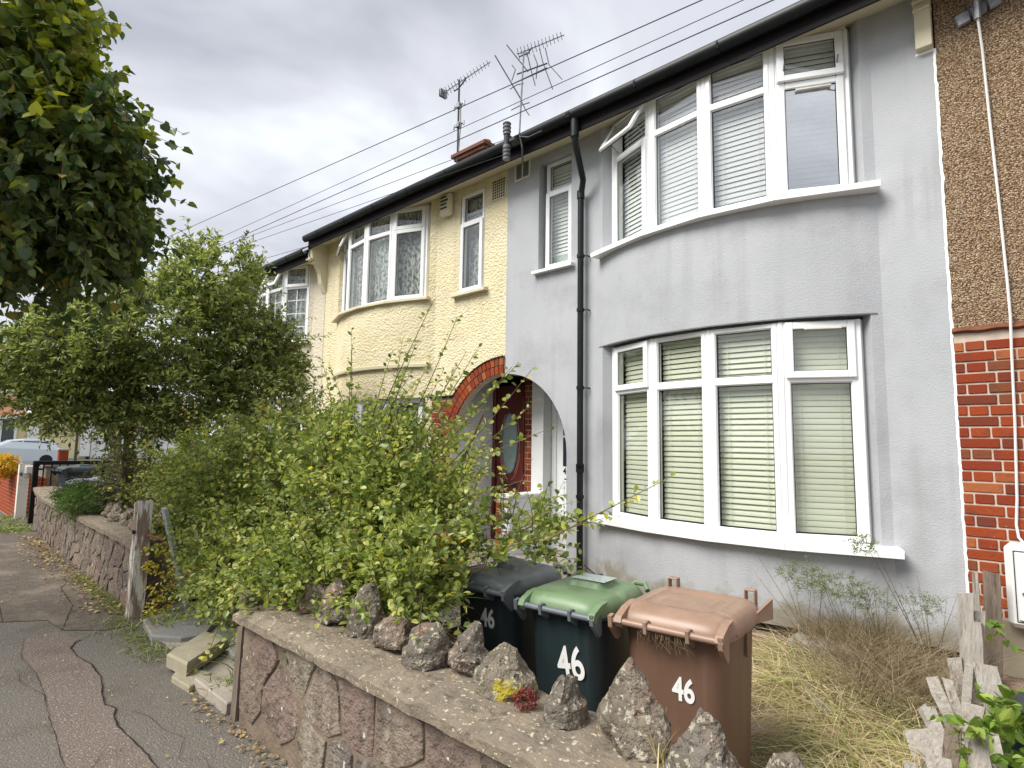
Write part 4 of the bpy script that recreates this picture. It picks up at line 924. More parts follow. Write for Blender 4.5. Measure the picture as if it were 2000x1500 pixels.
# ------------------------------------------------------------------ crazy-paved garden walls
def clip(poly, px, py, nx, ny):
    out_ = []; n = len(poly)
    for i in range(n):
        a, b_ = poly[i], poly[(i + 1) % n]; da = (a[0] - px) * nx + (a[1] - py) * ny; db = (b_[0] - px) * nx + (b_[1] - py) * ny
        if da <= 0: out_.append(a)
        if (da < 0) != (db < 0) and da != db:
            t_ = da / (da - db); out_.append((a[0] + (b_[0] - a[0]) * t_, a[1] + (b_[1] - a[1]) * t_))
    return out_
def crazy(parent, L_, H_, cw, chh, place, seed, gap=0.0045, m='wall_stone', proud=0.0075):
    """irregular stones on a wall face: cells of a jittered grid, each a chamfered block. place maps (u, v, out) to the world"""
    r = random.Random(seed); pts = []; nx, ny = int(L_ / cw), max(2, int(round(H_ / chh)))
    for j in range(-1, ny + 1):
        for i in range(-1, nx + 1):
            pts.append(((i + .5 + (.5 if j % 2 else 0) + r.uniform(-.36, .36)) * L_ / nx, (j + .5 + r.uniform(-.36, .36)) * H_ / ny))
    for k, p in enumerate(pts):
        if not (0 < p[0] < L_ and 0 < p[1] < H_): continue
        poly = [(0, 0), (L_, 0), (L_, H_), (0, H_)]
        for q in pts:
            if q is p or abs(q[0] - p[0]) > 3 * cw: continue
            mxp, myp = (p[0] + q[0]) / 2, (p[1] + q[1]) / 2; d = Vector((q[0] - p[0], q[1] - p[1])); d.normalize()
            poly = clip(poly, mxp - d.x * gap, myp - d.y * gap, d.x, d.y)
            if len(poly) < 3: break
        if len(poly) < 3: continue
        cx = sum(a[0] for a in poly) / len(poly); cy = sum(a[1] for a in poly) / len(poly)
        # wobble the outline
        P2 = []
        for a, b_ in zip(poly, poly[1:] + poly[:1]):
            P2.append((a[0] + (cx - a[0]) * .04, a[1] + (cy - a[1]) * .04))
            kk = int(math.dist(a, b_) / .045)
            for q_ in range(1, kk):
                f_ = q_ / kk; ed = Vector((b_[1] - a[1], a[0] - b_[0])); ed.normalize(); am = .012 * noise.noise(Vector((a[0] * 3 + f_ * 2.3, a[1] * 5 + b_[0], seed))) - .003
                P2.append((a[0] + (b_[0] - a[0]) * f_ + ed.x * am, a[1] + (b_[1] - a[1]) * f_ + ed.y * am))
        n = len(P2); pr_ = proud * r.uniform(.7, 1.3); tl = (r.uniform(-.05, .05), r.uniform(-.08, .08))
        def lay(s_, o_): return [place(cx + (a[0] - cx) * s_, cy + (a[1] - cy) * s_, o_ + (a[0] - cx) * tl[0] * (o_ > .001) + (a[1] - cy) * tl[1] * (o_ > .001)) for a in P2]
        vs = lay(1, 0) + lay(.985, pr_ * .7) + lay(.93, pr_) + [place(cx, cy, pr_ * 1.12)]
        fs = [(k_ * n + i, k_ * n + (i + 1) % n, (k_ + 1) * n + (i + 1) % n, (k_ + 1) * n + i) for k_ in (0, 1) for i in range(n)] + [(2 * n + i, 2 * n + (i + 1) % n, 3 * n) for i in range(n)]
        MB().add(vs, fs).build('stone', m, parent, smooth=False)
def rock(name, parent, c, sx, sy, sz, seed, m='cap_rock', point=0.4, tilt=0.0, sub=4, rz=0.0):
    """rough upright boulder standing on c"""
    bm = bmesh.new(); bmesh.ops.create_icosphere(bm, subdivisions=sub, radius=1.0)
    o = Vector((seed * 3.1, seed * 1.7, seed))
    # cut by a few random planes so the rock gets flat faces
    r = random.Random(seed); planes = []
    for _ in range(13):
        d = Vector((r.gauss(0, 1), r.gauss(0, 1), r.gauss(0, .8))).normalized(); planes.append((d, r.uniform(.62, .86)))
    for v in bm.verts:
        p = v.co.copy()
        for d, k in planes:
            e_ = p.dot(d) - k
            if e_ > 0: p -= d * e_ * .92
        p += p.normalized() * (.12 * noise.noise(p * 1.6 + o) + .11 * noise.noise(p * 3.7 + o) + .06 * noise.noise(p * 8 + o) - .05 * abs(noise.noise(p * 5 + o * 2)))
        if p.z < 0:
            rr = math.hypot(p.x, p.y) or 1; kk = min(1.0, rr + .9 * (-p.z) ** .5) / rr if rr > .25 else 1.0
            p.x *= min(kk, 1.6) * .97; p.y *= min(kk, 1.6) * .97
        t_ = (p.z + 1) / 2; s_ = 1.0 - point * max(0, t_) ** 1.2
        v.co = Vector((p.x * s_ * sx + tilt * t_ * sx, p.y * s_ * sy, max(p.z, -.72) * sz + sz * .70))
    me = bpy.data.meshes.new(name); bm.to_mesh(me); bm.free(); me.materials.append(MATS[m]); me.shade_smooth(); me.set_sharp_from_angle(angle=.38)
    ob = link(name, me, parent, c); ob.rotation_euler = (0, 0, rz); return ob

near = thing('garden_wall', 'near crazy-paved stone wall topped with a coping and upright rocks', 'garden wall', (-1.4, 1.5, 0))
XA, XB = -3.30, 1.0
w_ = MB(); w_.box(XA, XB, 1.425, 1.74, -.22, .535, .005); w_.build('mortar_core', 'pointing_stone', near)
crazy(near, XB - XA, .535, .27, .24, lambda u, v, o_: (XA + u, 1.425 - o_, v + .0), 5)
crazy(near, .30, .535, .16, .18, lambda u, v, o_: (XA - o_, 1.735 - u, v), 8)
cpv = MB(); nxx = 120; nyy = 8; vs = []
for i in range(nxx + 1):
    for j in range(nyy + 1):
        X = XA - .03 + (XB - XA + .03) * i / nxx; Y = 1.372 + .415 * j / nyy
        e_ = min(j, nyy - j) / nyy
        Z = .592 + .012 * noise.noise(Vector((X * 5, Y * 5, 0))) + .012 * noise.noise(Vector((X * 16, Y * 16, 4))) - (.018 if e_ == 0 else 0)
        yy = Y + (.010 * noise.noise(Vector((X * 7, 0, j))) if e_ == 0 else 0)
        vs.append((X, yy, Z))
fs = [(i * (nyy + 1) + j, (i + 1) * (nyy + 1) + j, (i + 1) * (nyy + 1) + j + 1, i * (nyy + 1) + j + 1) for i in range(nxx) for j in range(nyy)]
k0 = len(vs)
for i in range(nxx + 1):
    X, Y = vs[i * (nyy + 1)][:2]; vs.append((X, Y + .004 * noise.noise(Vector((X * 20, 1, 1))), .538)); vs.append((X, 1.425, .533))
fs += [(i * (nyy + 1), k0 + 2 * i, k0 + 2 * i + 2, (i + 1) * (nyy + 1)) for i in range(nxx)] + [(k0 + 2 * i, k0 + 2 * i + 1, k0 + 2 * i + 3, k0 + 2 * i + 2) for i in range(nxx)]
cpv.add(vs, fs); cpv.add([vs[j] for j in range(nyy + 1)] + [(XA - .03, 1.78, .50), (XA - .03, 1.38, .50)], [tuple(range(nyy + 3))])
cpv.build('coping', 'coping', near, smooth=True)
for (x, y, sx, sy, sz, sd, m_, pt, tl, rz) in [
    (-3.0, 1.68, .14, .09, .10, 1, 'cap_rock', .2, 0, .3), (-2.76, 1.66, .13, .10, .12, 2, 'cap_rock', .35, .1, .1), (-2.49, 1.66, .115, .09, .145, 3, 'cap_rock', .4, .1, .5),
    (-2.24, 1.64, .115, .095, .105, 4, 'cap_rock', .2, 0, .1), (-1.99, 1.64, .125, .10, .105, 5, 'cap_rock', .15, 0, .9), (-1.80, 1.69, .10, .08, .12, 6, 'cap_rock', .2, 0, .4),
    (-1.58, 1.67, .15, .10, .095, 7, 'mossy_rock', .35, -.1, .2), (-1.27, 1.64, .085, .075, .105, 9, 'cap_rock', .35, -.1, 1.2), (-1.02, 1.65, .165, .10, .155, 14, 'cap_rock', .66, 0, .0),
    (-.78, 1.62, .125, .09, .112, 11, 'cap_rock', .66, .0, .3), (-.55, 1.62, .10, .09, .09, 12, 'cap_rock', .3, 0, .2), (-.3, 1.62, .12, .09, .12, 13, 'cap_rock', .5, 0, .2), (.05, 1.62, .12, .09, .11, 15, 'cap_rock', .5, 0, .2)]:
    rock('upright_rock', near, (x, y, .59), sx, sy, sz, sd, m_, pt, tl, rz=rz)

def lwy(X): return 1.60 + (X + 5.95) * (-.028)      # face line of the farther wall
farw = thing('garden_wall', 'long brown stone wall beside the pavement beyond the gateway', 'garden wall', (-9, 1.7, 0))
w_ = MB(); A_ = (-5.98, lwy(-5.98)); B_ = (-12.25, lwy(-12.25)); LW = math.dist(A_, B_); MW = frame_M(B_, A_)
w_.M = MW; w_.box(0, LW, 0.02, .30, -.2, .54, .01); w_.build('mortar_core', 'pointing_stone', farw)
crazy(farw, LW, .54, .23, .15, lambda u, v, o_: tuple(MW @ Vector((u, .02 - o_, v))), 21, gap=.005, proud=.012)
crazy(farw, .28, .54, .14, .15, lambda u, v, o_: tuple(MW @ Vector((LW + o_, .02 + u, v))), 22)
w_ = MB(); w_.M = MW; vs = []; n = 90
for i in range(n + 1):
    u = LW * i / n; rise = .10 * max(0, 1 - (u / 1.2)) ** 2
    for (y_, z_) in ((-.03, .54), (-.035, .59), (0.02, .605), (.16, .61), (.33, .60), (.33, .54)):
        vs.append((u, y_ + .01 * noise.noise(Vector((u * 6, y_, 0))), z_ + rise + .014 * noise.noise(Vector((u * 5, y_ * 4, 2)))))
w_.add(vs, [(6 * i + k, 6 * i + 6 + k, 6 * i + 7 + k, 6 * i + k + 1) for i in range(n) for k in range(5)] + [tuple(range(6)), tuple(range(6 * n + 5, 6 * n - 1, -1))]); w_.build('coping', 'coping', farw, smooth=True)
for k, (u, s_) in enumerate(((LW - .35, .15), (LW - .75, .17), (LW - 1.2, .14), (LW - 1.65, .16), (LW - 2.1, .13), (LW - 2.6, .15), (.5, .10), (.9, .12))):
    p = MW @ Vector((u, .20, .60)); rock('upright_rock', farw, p, s_, s_ * .7, s_ * .75, 30 + k, 'cap_rock', .35)

# gate posts and timber
def plank(mb, p0, p1, wd, th, side=(1, 0, 0), rag=0.0, seed=0, nseg=5, topcut=0.0):
    p0, p1 = Vector(p0), Vector(p1); d = (p1 - p0).normalized(); s = Vector(side); s = (s - d * s.dot(d)).normalized(); t_ = d.cross(s)
    vs = []; Ln = (p1 - p0).length
    for i in range(nseg + 1):
        p = p0 + d * Ln * i / nseg; f_ = wd / 2 * (1 + rag * noise.noise(Vector((i * 1.3, seed, 0))))
        b_ = s * rag * wd * .4 * noise.noise(Vector((seed, i * .9, 5)))
        for (a, c) in ((-1, -1), (1, -1), (1, 1), (-1, 1)):
            q = p + b_ + s * a * f_ + t_ * c * th / 2
            if i == nseg: q += d * topcut * a
            vs.append(tuple(q))
    fs = [(4 * i + k, 4 * i + (k + 1) % 4, 4 * i + 4 + (k + 1) % 4, 4 * i + 4 + k) for i in range(nseg) for k in range(4)] + [(3, 2, 1, 0), (4 * nseg, 4 * nseg + 1, 4 * nseg + 2, 4 * nseg + 3)]
    return mb.add(vs, fs)
post = thing('gate_post', 'weathered gate post with peeling white paint at the end of the farther wall', 'gate post', (-5.84, 1.6, 0))
q = MB(); plank(q, (-5.84, 1.585, -.05), (-5.86, 1.60, .965), .125, .11, rag=.12, seed=3, nseg=12, topcut=.01); q.build('post_timber', 'peeling_wood', post)
MB().box(-5.83, -5.80, 1.52, 1.535, .70, .73).build('bolt_hole', 'crack', post)
MB().tube([(-5.79, 1.62, .685), (-5.45, 1.66, .68)], .012, 6).build('latch_bar', 'rust', post)
q = MB(); plank(q, (-3.375, 1.46, -.05), (-3.36, 1.47, .66), .062, .075, rag=.1, seed=9, nseg=8, topcut=-.01); p2 = q.build('gate_post', 'dark_wood'); tag(p2, 'narrow dark timber gate post at the end of the near stone wall', 'gate post')
q = MB(); plank(q, (-5.52, 1.66, .93), (-5.62, 1.93, .02), .085, .03, seed=4); tag(q.build('loose_board', 'grey_board'), 'grey painted board leaning in the gateway beside the peeling post', 'board')
fp = thing('gate_post', 'white painted gate post with flaking paint beside the black gate', 'gate post', (-14.2, 1.86, 0))
q = MB(); plank(q, (-14.15, 1.86, -.05), (-14.2, 1.86, 1.0), .15, .15, rag=.05, seed=5, nseg=8); q.box(-14.20, -14.05, 1.86, 2.05, .82, .98, .02); q.build('post_timber', 'flaking_white', fp)
gt = thing('garden_gate', 'open black metal garden gate beyond the long stone wall', 'gate', (-13.3, 2.0, 0))
q = MB(); q.box(-13.32, -13.24, 1.86, 1.94, 0, 1.06, .006); q.box(-13.30, -13.25, 2.88, 2.93, 0.05, 1.04, .005); q.box(-13.34, -13.22, 1.86, 3.0, 1.02, 1.09, .008); q.box(-13.29, -13.26, 1.9, 2.95, .12, .16); q.build('gate_frame', 'fascia_black', gt)
for k in range(8): MB().box(-13.285, -13.265, 2.0 + k * .115, 2.02 + k * .115, .16, 1.02).build('gate_bar', 'fascia_black', gt)
bw2 = thing('garden_wall', 'far red brick garden wall past the white gate post', 'garden wall', (-17, 2, 0))
q = MB(); q.box(-20, -14.5, 2.0, 2.25, -.2, .72, .01); q.build('mortar_core', 'mortar', bw2)
q = MB()
for k in range(12):
    x = -20 - (.11 if k % 2 else 0)
    while x < -14.5:
        q.box(max(x, -20), min(x + .215, -14.49), 1.99, 2.26, -.17 + k * .075, -.105 + k * .075, .003); x += .226
tag(q.build('bricks', 'brick_red', bw2), kind='stuff')
gw = thing('garden_wall', 'low grey boundary wall between the far gardens', 'garden wall', (-15, 3.5, 0))
MB().box(-15.2, -15.0, 2.3, 5.1, -.2, .92, .02).build('wall_body', 'coping', gw); MB().box(-15.25, -14.95, 2.25, 5.1, .92, .97, .01).build('coping', 'concrete', gw)

# ------------------------------------------------------------------ wheelie bins
def sup(a, n, ex_=5.0):
    c, s_ = math.cos(a), math.sin(a); return (abs(c) ** (2 / ex_) * (1 if c >= 0 else -1), abs(s_) ** (2 / ex_) * (1 if s_ >= 0 else -1))
def bin_(label, loc, rz, W_, D_, H_, body, lid, trim, number=None, kind='ridge', num_h=.125, num_x=0.0, num_z=.55, num_r=0.0, tilt=0.0, S=0.93):
    t = thing('wheelie_bin', label, 'wheelie bin', loc, 'wheelie bins in the front gardens', rz=R_(rz)); t.scale = (S, S, S)
    n = 40
    def ring(wd, dp, z_, yo=0): return [(wd / 2 * sup(2 * math.pi * i / n, n)[0], D_ / 2 + yo + dp / 2 * sup(2 * math.pi * i / n, n)[1], z_) for i in range(n)]
    rs = [ring(W_ * .80, D_ * .76, 0.03, .02), ring(W_ * .82, D_ * .80, .10, .015), ring(W_ * .93, D_ * .92, H_ * .88), ring(W_ * .95, D_ * .94, H_ * .90), ring(W_ * .96, D_ * .95, H_ * .935)]
    vs = [v for r in rs for v in r]; m_ = len(rs)
    mb = MB().add(vs, [(k * n + i, k * n + (i + 1) % n, (k + 1) * n + (i + 1) % n, (k + 1) * n + i) for k in range(m_ - 1) for i in range(n)] + [tuple(range(n))])
    b_ = mb.build('bin_body', body, t, smooth=True)
    # rim flange round three sides
    r0, r1, r2, r3 = ring(W_ * .955, D_ * .945, H_ * .915), ring(W_ * 1.02, D_ * 1.01, H_ * .925), ring(W_ * 1.03, D_ * 1.02, H_ * .965), ring(W_ * .95, D_ * .94, H_ * .968)
    vs = r0 + r1 + r2 + r3
    MB().add(vs, [(k * n + i, k * n + (i + 1) % n, (k + 1) * n + (i + 1) % n, (k + 1) * n + i) for k in range(3) for i in range(n)]).build('rim', trim, t, smooth=True)
    # hinge bar, hooks
    hz = H_ * .955; yb = -.045
    MB().tube([(-W_ * .50, yb, hz), (W_ * .50, yb, hz)], .0165, 10).build('handle_bar', trim, t, smooth=True)
    for fx in (-.50, -.17, .20, .50):
        q = MB(); big = abs(fx) > .4; hh = .09 if big else .055
        pts = [(yb - .025, hz + .022), (yb + .01, hz + .028), (.03, hz + .0), (.03, hz - hh), (.005, hz - hh - .01), (yb - .018, hz - .03)]
        x = fx * W_ - (.02 if fx > .4 else -.0); wd = .02 if big else .016; k_ = len(pts)
        q.add([(x, p[0], p[1]) for p in pts] + [(x + wd, p[0], p[1]) for p in pts], [tuple(range(k_)), tuple(range(2 * k_ - 1, k_ - 1, -1))] + [(i, (i + 1) % k_, k_ + (i + 1) % k_, k_ + i) for i in range(k_)])
        q.build('hinge_lug', trim, t)
    # lid: rounded, domed, with a pressed panel
    G = 34; vs = []; lw, ld = W_ * 1.03, D_ * 1.05; lid_t = math.tan(R_(tilt))
    for j in range(G + 1):
        for i in range(G + 1):
            u, v = 2 * i / G - 1, 2 * j / G - 1
            # map the square to a rounded square
            k_ = (abs(u) ** 6 + abs(v) ** 6) ** (1 / 6) or 1e-6; mx_ = max(abs(u), abs(v)); s_ = mx_ / k_ if k_ > 0 else 1
            uu, vv = u * s_, v * s_
            e_ = mx_
            z_ = H_ * .968 + (.050 * (1 - max(0, (e_ - .80) / .20) ** 2.2) if e_ > .80 else .050)
            if kind == 'ridge':
                if e_ < .66: z_ += -.016 * min(1, (.66 - e_) / .06) + .010 * (1 - v * v)
                if -.80 < v < -.5: z_ += .012
                if abs(v + .5) < .04: z_ -= .008
                if abs(abs(u) - .42) < .035 and -.3 < v < .45: z_ += .007
            else:
                z_ += .012 * (1 - u * u)
                if abs(u - .05) < .44 and -.18 < v < .62: z_ += .030 * min(1, min(.44 - abs(u - .05), .62 - v, v + .18) / .07)
            z_ += (vv + 1) * ld / 2 * lid_t
            vs.append((uu * lw / 2, D_ / 2 + vv * ld / 2 - .005, z_))
    # skirt
    edge_i = [i for i in range(G + 1)] + [(G + 1) * j + G for j in range(1, G + 1)] + [(G + 1) * G + i for i in range(G - 1, -1, -1)] + [(G + 1) * j for j in range(G - 1, 0, -1)]
    k0 = len(vs); vs += [(vs[i][0] * 1.004, D_ / 2 + (vs[i][1] - D_ / 2) * 1.004, vs[i][2] - .028) for i in edge_i]; ne = len(edge_i)
    fs = [(j * (G + 1) + i, j * (G + 1) + i + 1, (j + 1) * (G + 1) + i + 1, (j + 1) * (G + 1) + i) for j in range(G) for i in range(G)] + [(edge_i[i], edge_i[(i + 1) % ne], k0 + (i + 1) % ne, k0 + i) for i in range(ne)]
    ld_ = MB().add(vs, fs).build('lid', lid, t, smooth=True)
    for sx in (-1, 1):      # hinge arms over the bar
        q = MB(); x = sx * W_ * .44; pts = [(.09, H_ * .968 + .052), (.02, H_ * .968 + .045), (-.055, hz + .028), (-.068, hz), (-.045, hz - .028), (-.02, hz + .0), (.04, hz + .02)]
        k_ = len(pts); q.add([(x, p[0], p[1]) for p in pts] + [(x + .035, p[0], p[1]) for p in pts], [tuple(range(k_)), tuple(range(2 * k_ - 1, k_ - 1, -1))] + [(i, (i + 1) % k_, k_ + (i + 1) % k_, k_ + i) for i in range(k_)])
        q.build('hinge_arm', lid, ld_)
    yb_ = D_ * 1.0
    if kind == 'ridge':
        for sx in (-.36, .40):
            x = sx * W_; q = MB(); z_ = H_ * .968
            q.box(x - .028, x - .020, yb_ - .05, yb_ + .0, z_, z_ + .085, .003); q.box(x + .020, x + .028, yb_ - .05, yb_ + .0, z_, z_ + .085, .003); q.box(x - .028, x + .028, yb_ - .05, yb_, z_ + .085, z_ + .093, .003); q.build('lid_handle', lid, ld_)
        q = MB(); z_ = H_ * .93; q.add([(W_ * .47, D_ * .70, z_ - .01), (W_ * .60, D_ * .95, z_ + .0), (W_ * .60, D_ * .95, z_ + .10), (W_ * .50, D_ * .74, z_ + .035), (W_ * .45, D_ * .72, z_ - .01), (W_ * .57, D_ * .97, z_), (W_ * .57, D_ * .97, z_ + .10), (W_ * .48, D_ * .76, z_ + .035)],
                              [(0, 1, 2, 3), (4, 5, 6, 7), (0, 1, 5, 4), (2, 3, 7, 6), (1, 2, 6, 5), (0, 3, 7, 4)]); q.build('rim_wing', trim, t)
        for sx in (.40, .47): MB().box(W_ * sx, W_ * sx + .012, D_ * .3 + (sx - .4) * 2, D_ * .34 + (sx - .4) * 2, H_ * .80, H_ * .92, .003).build('rib', body, t)
    else:
        for sx in (-.40, .40):
            x = sx * W_; z_ = H_ * .968 + .02 + (D_ * lid_t)
            MB().tube([(x - .06, yb_ - .03, z_), (x - .03, yb_ + .0, z_ + .03), (x + .03, yb_ + .0, z_ + .03), (x + .06, yb_ - .03, z_)], .016, 8).build('lid_handle', lid, ld_, smooth=True)
        if lid == 'bin_green':
            q = MB(); z_ = H_ * .968 + .0955; q.add([(-.09, D_ * .46, z_ + .001), (.13, D_ * .46, z_ + .001), (.13, D_ * .73, z_ + .001), (-.09, D_ * .73, z_ + .001)], [(0, 1, 2, 3)]); q.build('lid_label', 'sticker_pale', ld_)
    for sx in (-1, 1): MB().tube([(sx * W_ * .30, .06, .10), (sx * W_ * .42, .06, .10)], .10, 20).build('wheel', 'tyre', t, smooth=True)
    MB().tube([(-W_ * .36, .06, .10), (W_ * .36, .06, .10)], .012, 6).build('axle', 'metal_dark', t)
    # the back face leans: slope of the body
    sl_ = ((D_ / 2 - D_ * .92 / 2) - (D_ / 2 + .015 - D_ * .80 / 2)) / (H_ * .88 - .10)
    def yface(z_): return (D_ / 2 + .015 - D_ * .80 / 2) + sl_ * (z_ - .10) - .0035
    if number:
        M = Matrix.Translation((num_x, yface(num_z), num_z)) @ Matrix.Rotation(-math.asin(sl_), 4, 'X') @ Matrix.Rotation(R_(num_r), 4, 'Y') @ Matrix.Rotation(R_(90), 4, 'X')
        textmesh(number, num_h * 1.38, 'sticker_white', 'house_number', t, M, .72, .004)
    return t, yface
brown, yf = bin_('brown wheelie bin with a tan lid, numbered 46, standing in front of the others', (-1.345, 2.46, -.235), 6.2, .545, .60, 1.02, 'bin_brown', 'bin_brown_lid', 'bin_brown_lid', '46', 'ridge', .105, .06, .70, S=.96)
# dried grass hanging off the brown bin's hinge
q = MB()
for k in range(60):
    x = rng.uniform(-.12, .12) + .0; y_ = -.035 + rng.uniform(-.01, .02); z_ = .96
    q.tube([(x, y_, z_ + .01), (x + rng.normal(0, .012), y_ - .015, z_ - rng.uniform(.01, .04)), (x + rng.normal(0, .02), y_ - .01, z_ - rng.uniform(.03, .09))], .0012, 3, False)
go = q.build('dried_grass', 'twig', brown); tag(go, kind='stuff')
green, yf = bin_('dark wheelie bin with a faded green lid and crooked pale number', (-1.885, 2.36, -.205), 6, .50, .60, 1.03, 'bin_dark', 'bin_green', 'bin_grey', '46', 'panel', .17, .06, .70, -9, S=.915)
black, yf = bin_('black wheelie bin with a grey lid, numbered 46, half hidden by the bush', (-2.46, 2.36, -.20), 4, .52, .58, 1.03, 'bin_dark', 'bin_grey', 'bin_grey', '46', 'panel', .11, .06, .80, S=.92)
q = MB(); q.add([(-.02, yf(.56), .56), (.2, yf(.56), .545), (.24, yf(.40), .38), (.02, yf(.40), .38), (-.05, yf(.5), .5)], [(0, 1, 2, 3, 4)]); q.build('red_sticker', 'sticker_red', black)
bin_('dark blue wheelie bin behind the bush near the gateway path', (-6.75, 2.75, .02), 12, .56, .6, 1.03, 'navy', 'navy', 'navy', None, 'panel')
bin_('wheelie bin with a grey-green lid behind the long stone wall', (-10.9, 2.05, -.05), 5, .56, .6, .98, 'bin_dark', 'bin_grey', 'bin_grey', None, 'panel')
bin_('dark wheelie bin by the black garden gate', (-12.7, 2.15, -.02), 8, .56, .6, 1.08, 'navy', 'bin_dark', 'bin_dark', None, 'panel')

# ------------------------------------------------------------------ collapsed picket fence on the right boundary
pk = thing('picket_fence', 'collapsed weathered picket fence leaning into the weedy front garden', 'fence', (-.5, 3.6, 0))
S_ = [((-.49,4.45,.67),(-.50,4.4,-.05),.075),((-.44,4.5,.57),(-.47,4.4,-.05),.065),((-.56,4.4,.30),(-.50,4.3,-.1),.07),
      ((-.61,4.0,.28),(-.42,3.7,-.05),.058),((-.54,4.0,.29),(-.42,3.8,-.05),.045),((-.57,3.6,.26),(-.40,3.4,-.1),.058),((-.60,3.62,.25),(-.50,3.6,.02),.045),
      ((-.64,3.6,.13),(-.50,3.35,-.15),.075),((-.59,3.6,.15),(-.46,3.3,-.15),.045),((-.55,3.6,.19),(-.38,3.3,-.12),.06),((-.35,3.7,.49),(-.26,3.6,.05),.09),
      ((-.37,3.4,.39),(-.44,3.2,-.1),.075),((-.42,3.2,.35),(-.45,3.0,-.05),.06),((-.33,3.0,.41),(-.27,2.9,.0),.075),((-.62,3.4,.06),(-.55,3.2,-.15),.055),
      ((-.47,4.75,.75),(-.47,4.75,.05),.03),((-.40,4.9,.74),(-.42,4.85,.0),.085),((-.48,3.2,.30),(-.36,2.9,-.05),.055),((-.30,3.2,.36),(-.22,3.0,.0),.06),((-.53,3.3,.22),(-.42,3.05,-.1),.05)]
for k, (a, b_, wd) in enumerate(S_):
    q = MB(); plank(q, b_, a, wd, .018, side=(1, .15 * noise.noise(Vector((k * 1.7, 0, 0))), 0), rag=.18, seed=k * 2.3, nseg=6, topcut=rng.uniform(-.012, .014)); q.build('picket', 'dark_wood' if k in (12, 16) else 'old_wood', pk)
q = MB(); plank(q, (-.50, 4.6, .30), (-.40, 3.1, .12), .05, .04, side=(0, 0, 1), rag=.1, seed=77, nseg=8); q.build('rail', 'old_wood', pk)
q = MB(); plank(q, (-.46, 4.35, -.1), (-.46, 4.42, .52), .085, .085, rag=.1, seed=55, nseg=6); q.build('fence_post', 'old_wood', pk)
tb = thing('storage_box', 'dark plastic box with a bright blue corner beyond the broken pickets', 'box', (0, 3.3, 0))
q = MB(); q.M = Matrix.Translation((-.03, 3.75, .0)) @ Matrix.Rotation(R_(-18), 4, 'Z'); q.box(-.2, .35, -.25, .25, -.1, .33, .02); q.build('box_body', 'navy', tb); q = MB(); q.M = Matrix.Translation((-.03, 3.75, .0)) @ Matrix.Rotation(R_(-18), 4, 'Z'); q.box(-.23, .38, -.28, .28, .33, .36, .01); q.build('box_lid', 'navy', tb)
q = MB(); q.M = Matrix.Translation((-.08, 2.95, .0)) @ Matrix.Rotation(R_(-18), 4, 'Z'); q.box(0, .25, -.06, .06, -.1, .30, .03); tag(q.build('plastic_crate', 'blue_plastic'), 'bright blue plastic crate at the edge beyond the pickets', 'crate')
q = MB(); plank(q, (-1.42, 4.25, .03), (-1.08, 3.75, -.01), .10, .06, side=(0, 0, 1), rag=.15, seed=12); tag(q.build('timber_length', 'old_wood'), 'length of weathered timber lying in the dry grass', 'timber')
q = MB(); q.box(-1.55, -1.05, 4.55, 4.78, -.02, .16, .02); tag(q.build('concrete_block', 'concrete'), 'pale concrete block against the house under the weeds', 'block')

# ------------------------------------------------------------------ aerials, cables, far street
def yagi(p, a, b_, n, ln, mt_, m='metal', r=.010, nm='aerial_boom'):
    a, b_ = Vector(a), Vector(b_); q = MB(); q.tube([a, b_], r, 5); o = q.build(nm, m, p)
    d = (b_ - a).normalized(); s = d.cross(Vector((0, 0, 1))).normalized(); u = s.cross(d)
    e = MB()
    for i in range(n):
        c = a + (b_ - a) * (i + .3) / n; w0 = ln * (1 - .35 * i / n)
        ax = (s * .55 + u * .83)
        e.tube([c - ax * w0 / 2, c + ax * w0 / 2], r * .7, 4)
        e.tube([c + d * .02 - (s * .9 - u * .4) * w0 / 3, c + d * .02 + (s * .9 - u * .4) * w0 / 3], r * .6, 4)
    return e.build('aerial_rods', m, o)
a1 = thing('tv_aerial', 'television aerial on the pole beside the brick chimney', 'aerial', (-9.43, 8.3, 7.8))
MB().tube([(-9.42, 8.15, 7.3), (-9.43, 8.15, 9.60)], .022, 6).build('mast', 'metal_dark', a1)
yagi(a1, (-9.93, 8.1, 9.46), (-8.50, 8.2, 9.62), 15, .20, 0)
MB().tube([(-9.6, 8.15, 9.40), (-9.45, 8.15, 9.40), (-9.25, 8.15, 9.50), (-9.2, 8.15, 9.56)], .016, 5).build('boom_brace', 'metal_dark', a1)
for x in (-9.98, -9.93): MB().box(x, x + .015, 8.02, 8.22, 9.38, 9.56).build('reflector', 'metal', a1)
for z_ in (8.98, 8.52):
    q = MB(); q.box(-9.47, -9.36, 8.1, 8.2, z_ - .06, z_ + .06, .01); q.tube([(-9.58, 8.15, z_), (-9.25, 8.15, z_)], .018, 5); q.tube([(-9.58, 8.15, z_ - .05), (-9.58, 8.15, z_ + .06)], .02, 5); q.tube([(-9.25, 8.15, z_ - .05), (-9.25, 8.15, z_ + .06)], .02, 5); q.build('mast_fitting', 'metal', a1)
MB().tube([(-9.40, 8.12, 9.0), (-9.33, 8.12, 8.9), (-9.31, 8.12, 8.5), (-9.36, 8.12, 7.9)], .012, 4).build('feed_lead', 'grey_plastic', a1)
a2 = thing('tv_aerial', 'tall aerial cluster with bent rods behind the grey roof', 'aerial', (-7.7, 8.3, 7.8))
MB().tube([(-7.74, 8.3, 7.2), (-7.62, 8.3, 9.5)], .017, 6).build('mast', 'metal', a2)
yagi(a2, (-7.80, 8.3, 9.52), (-6.58, 8.3, 9.34), 13, .22, 0)
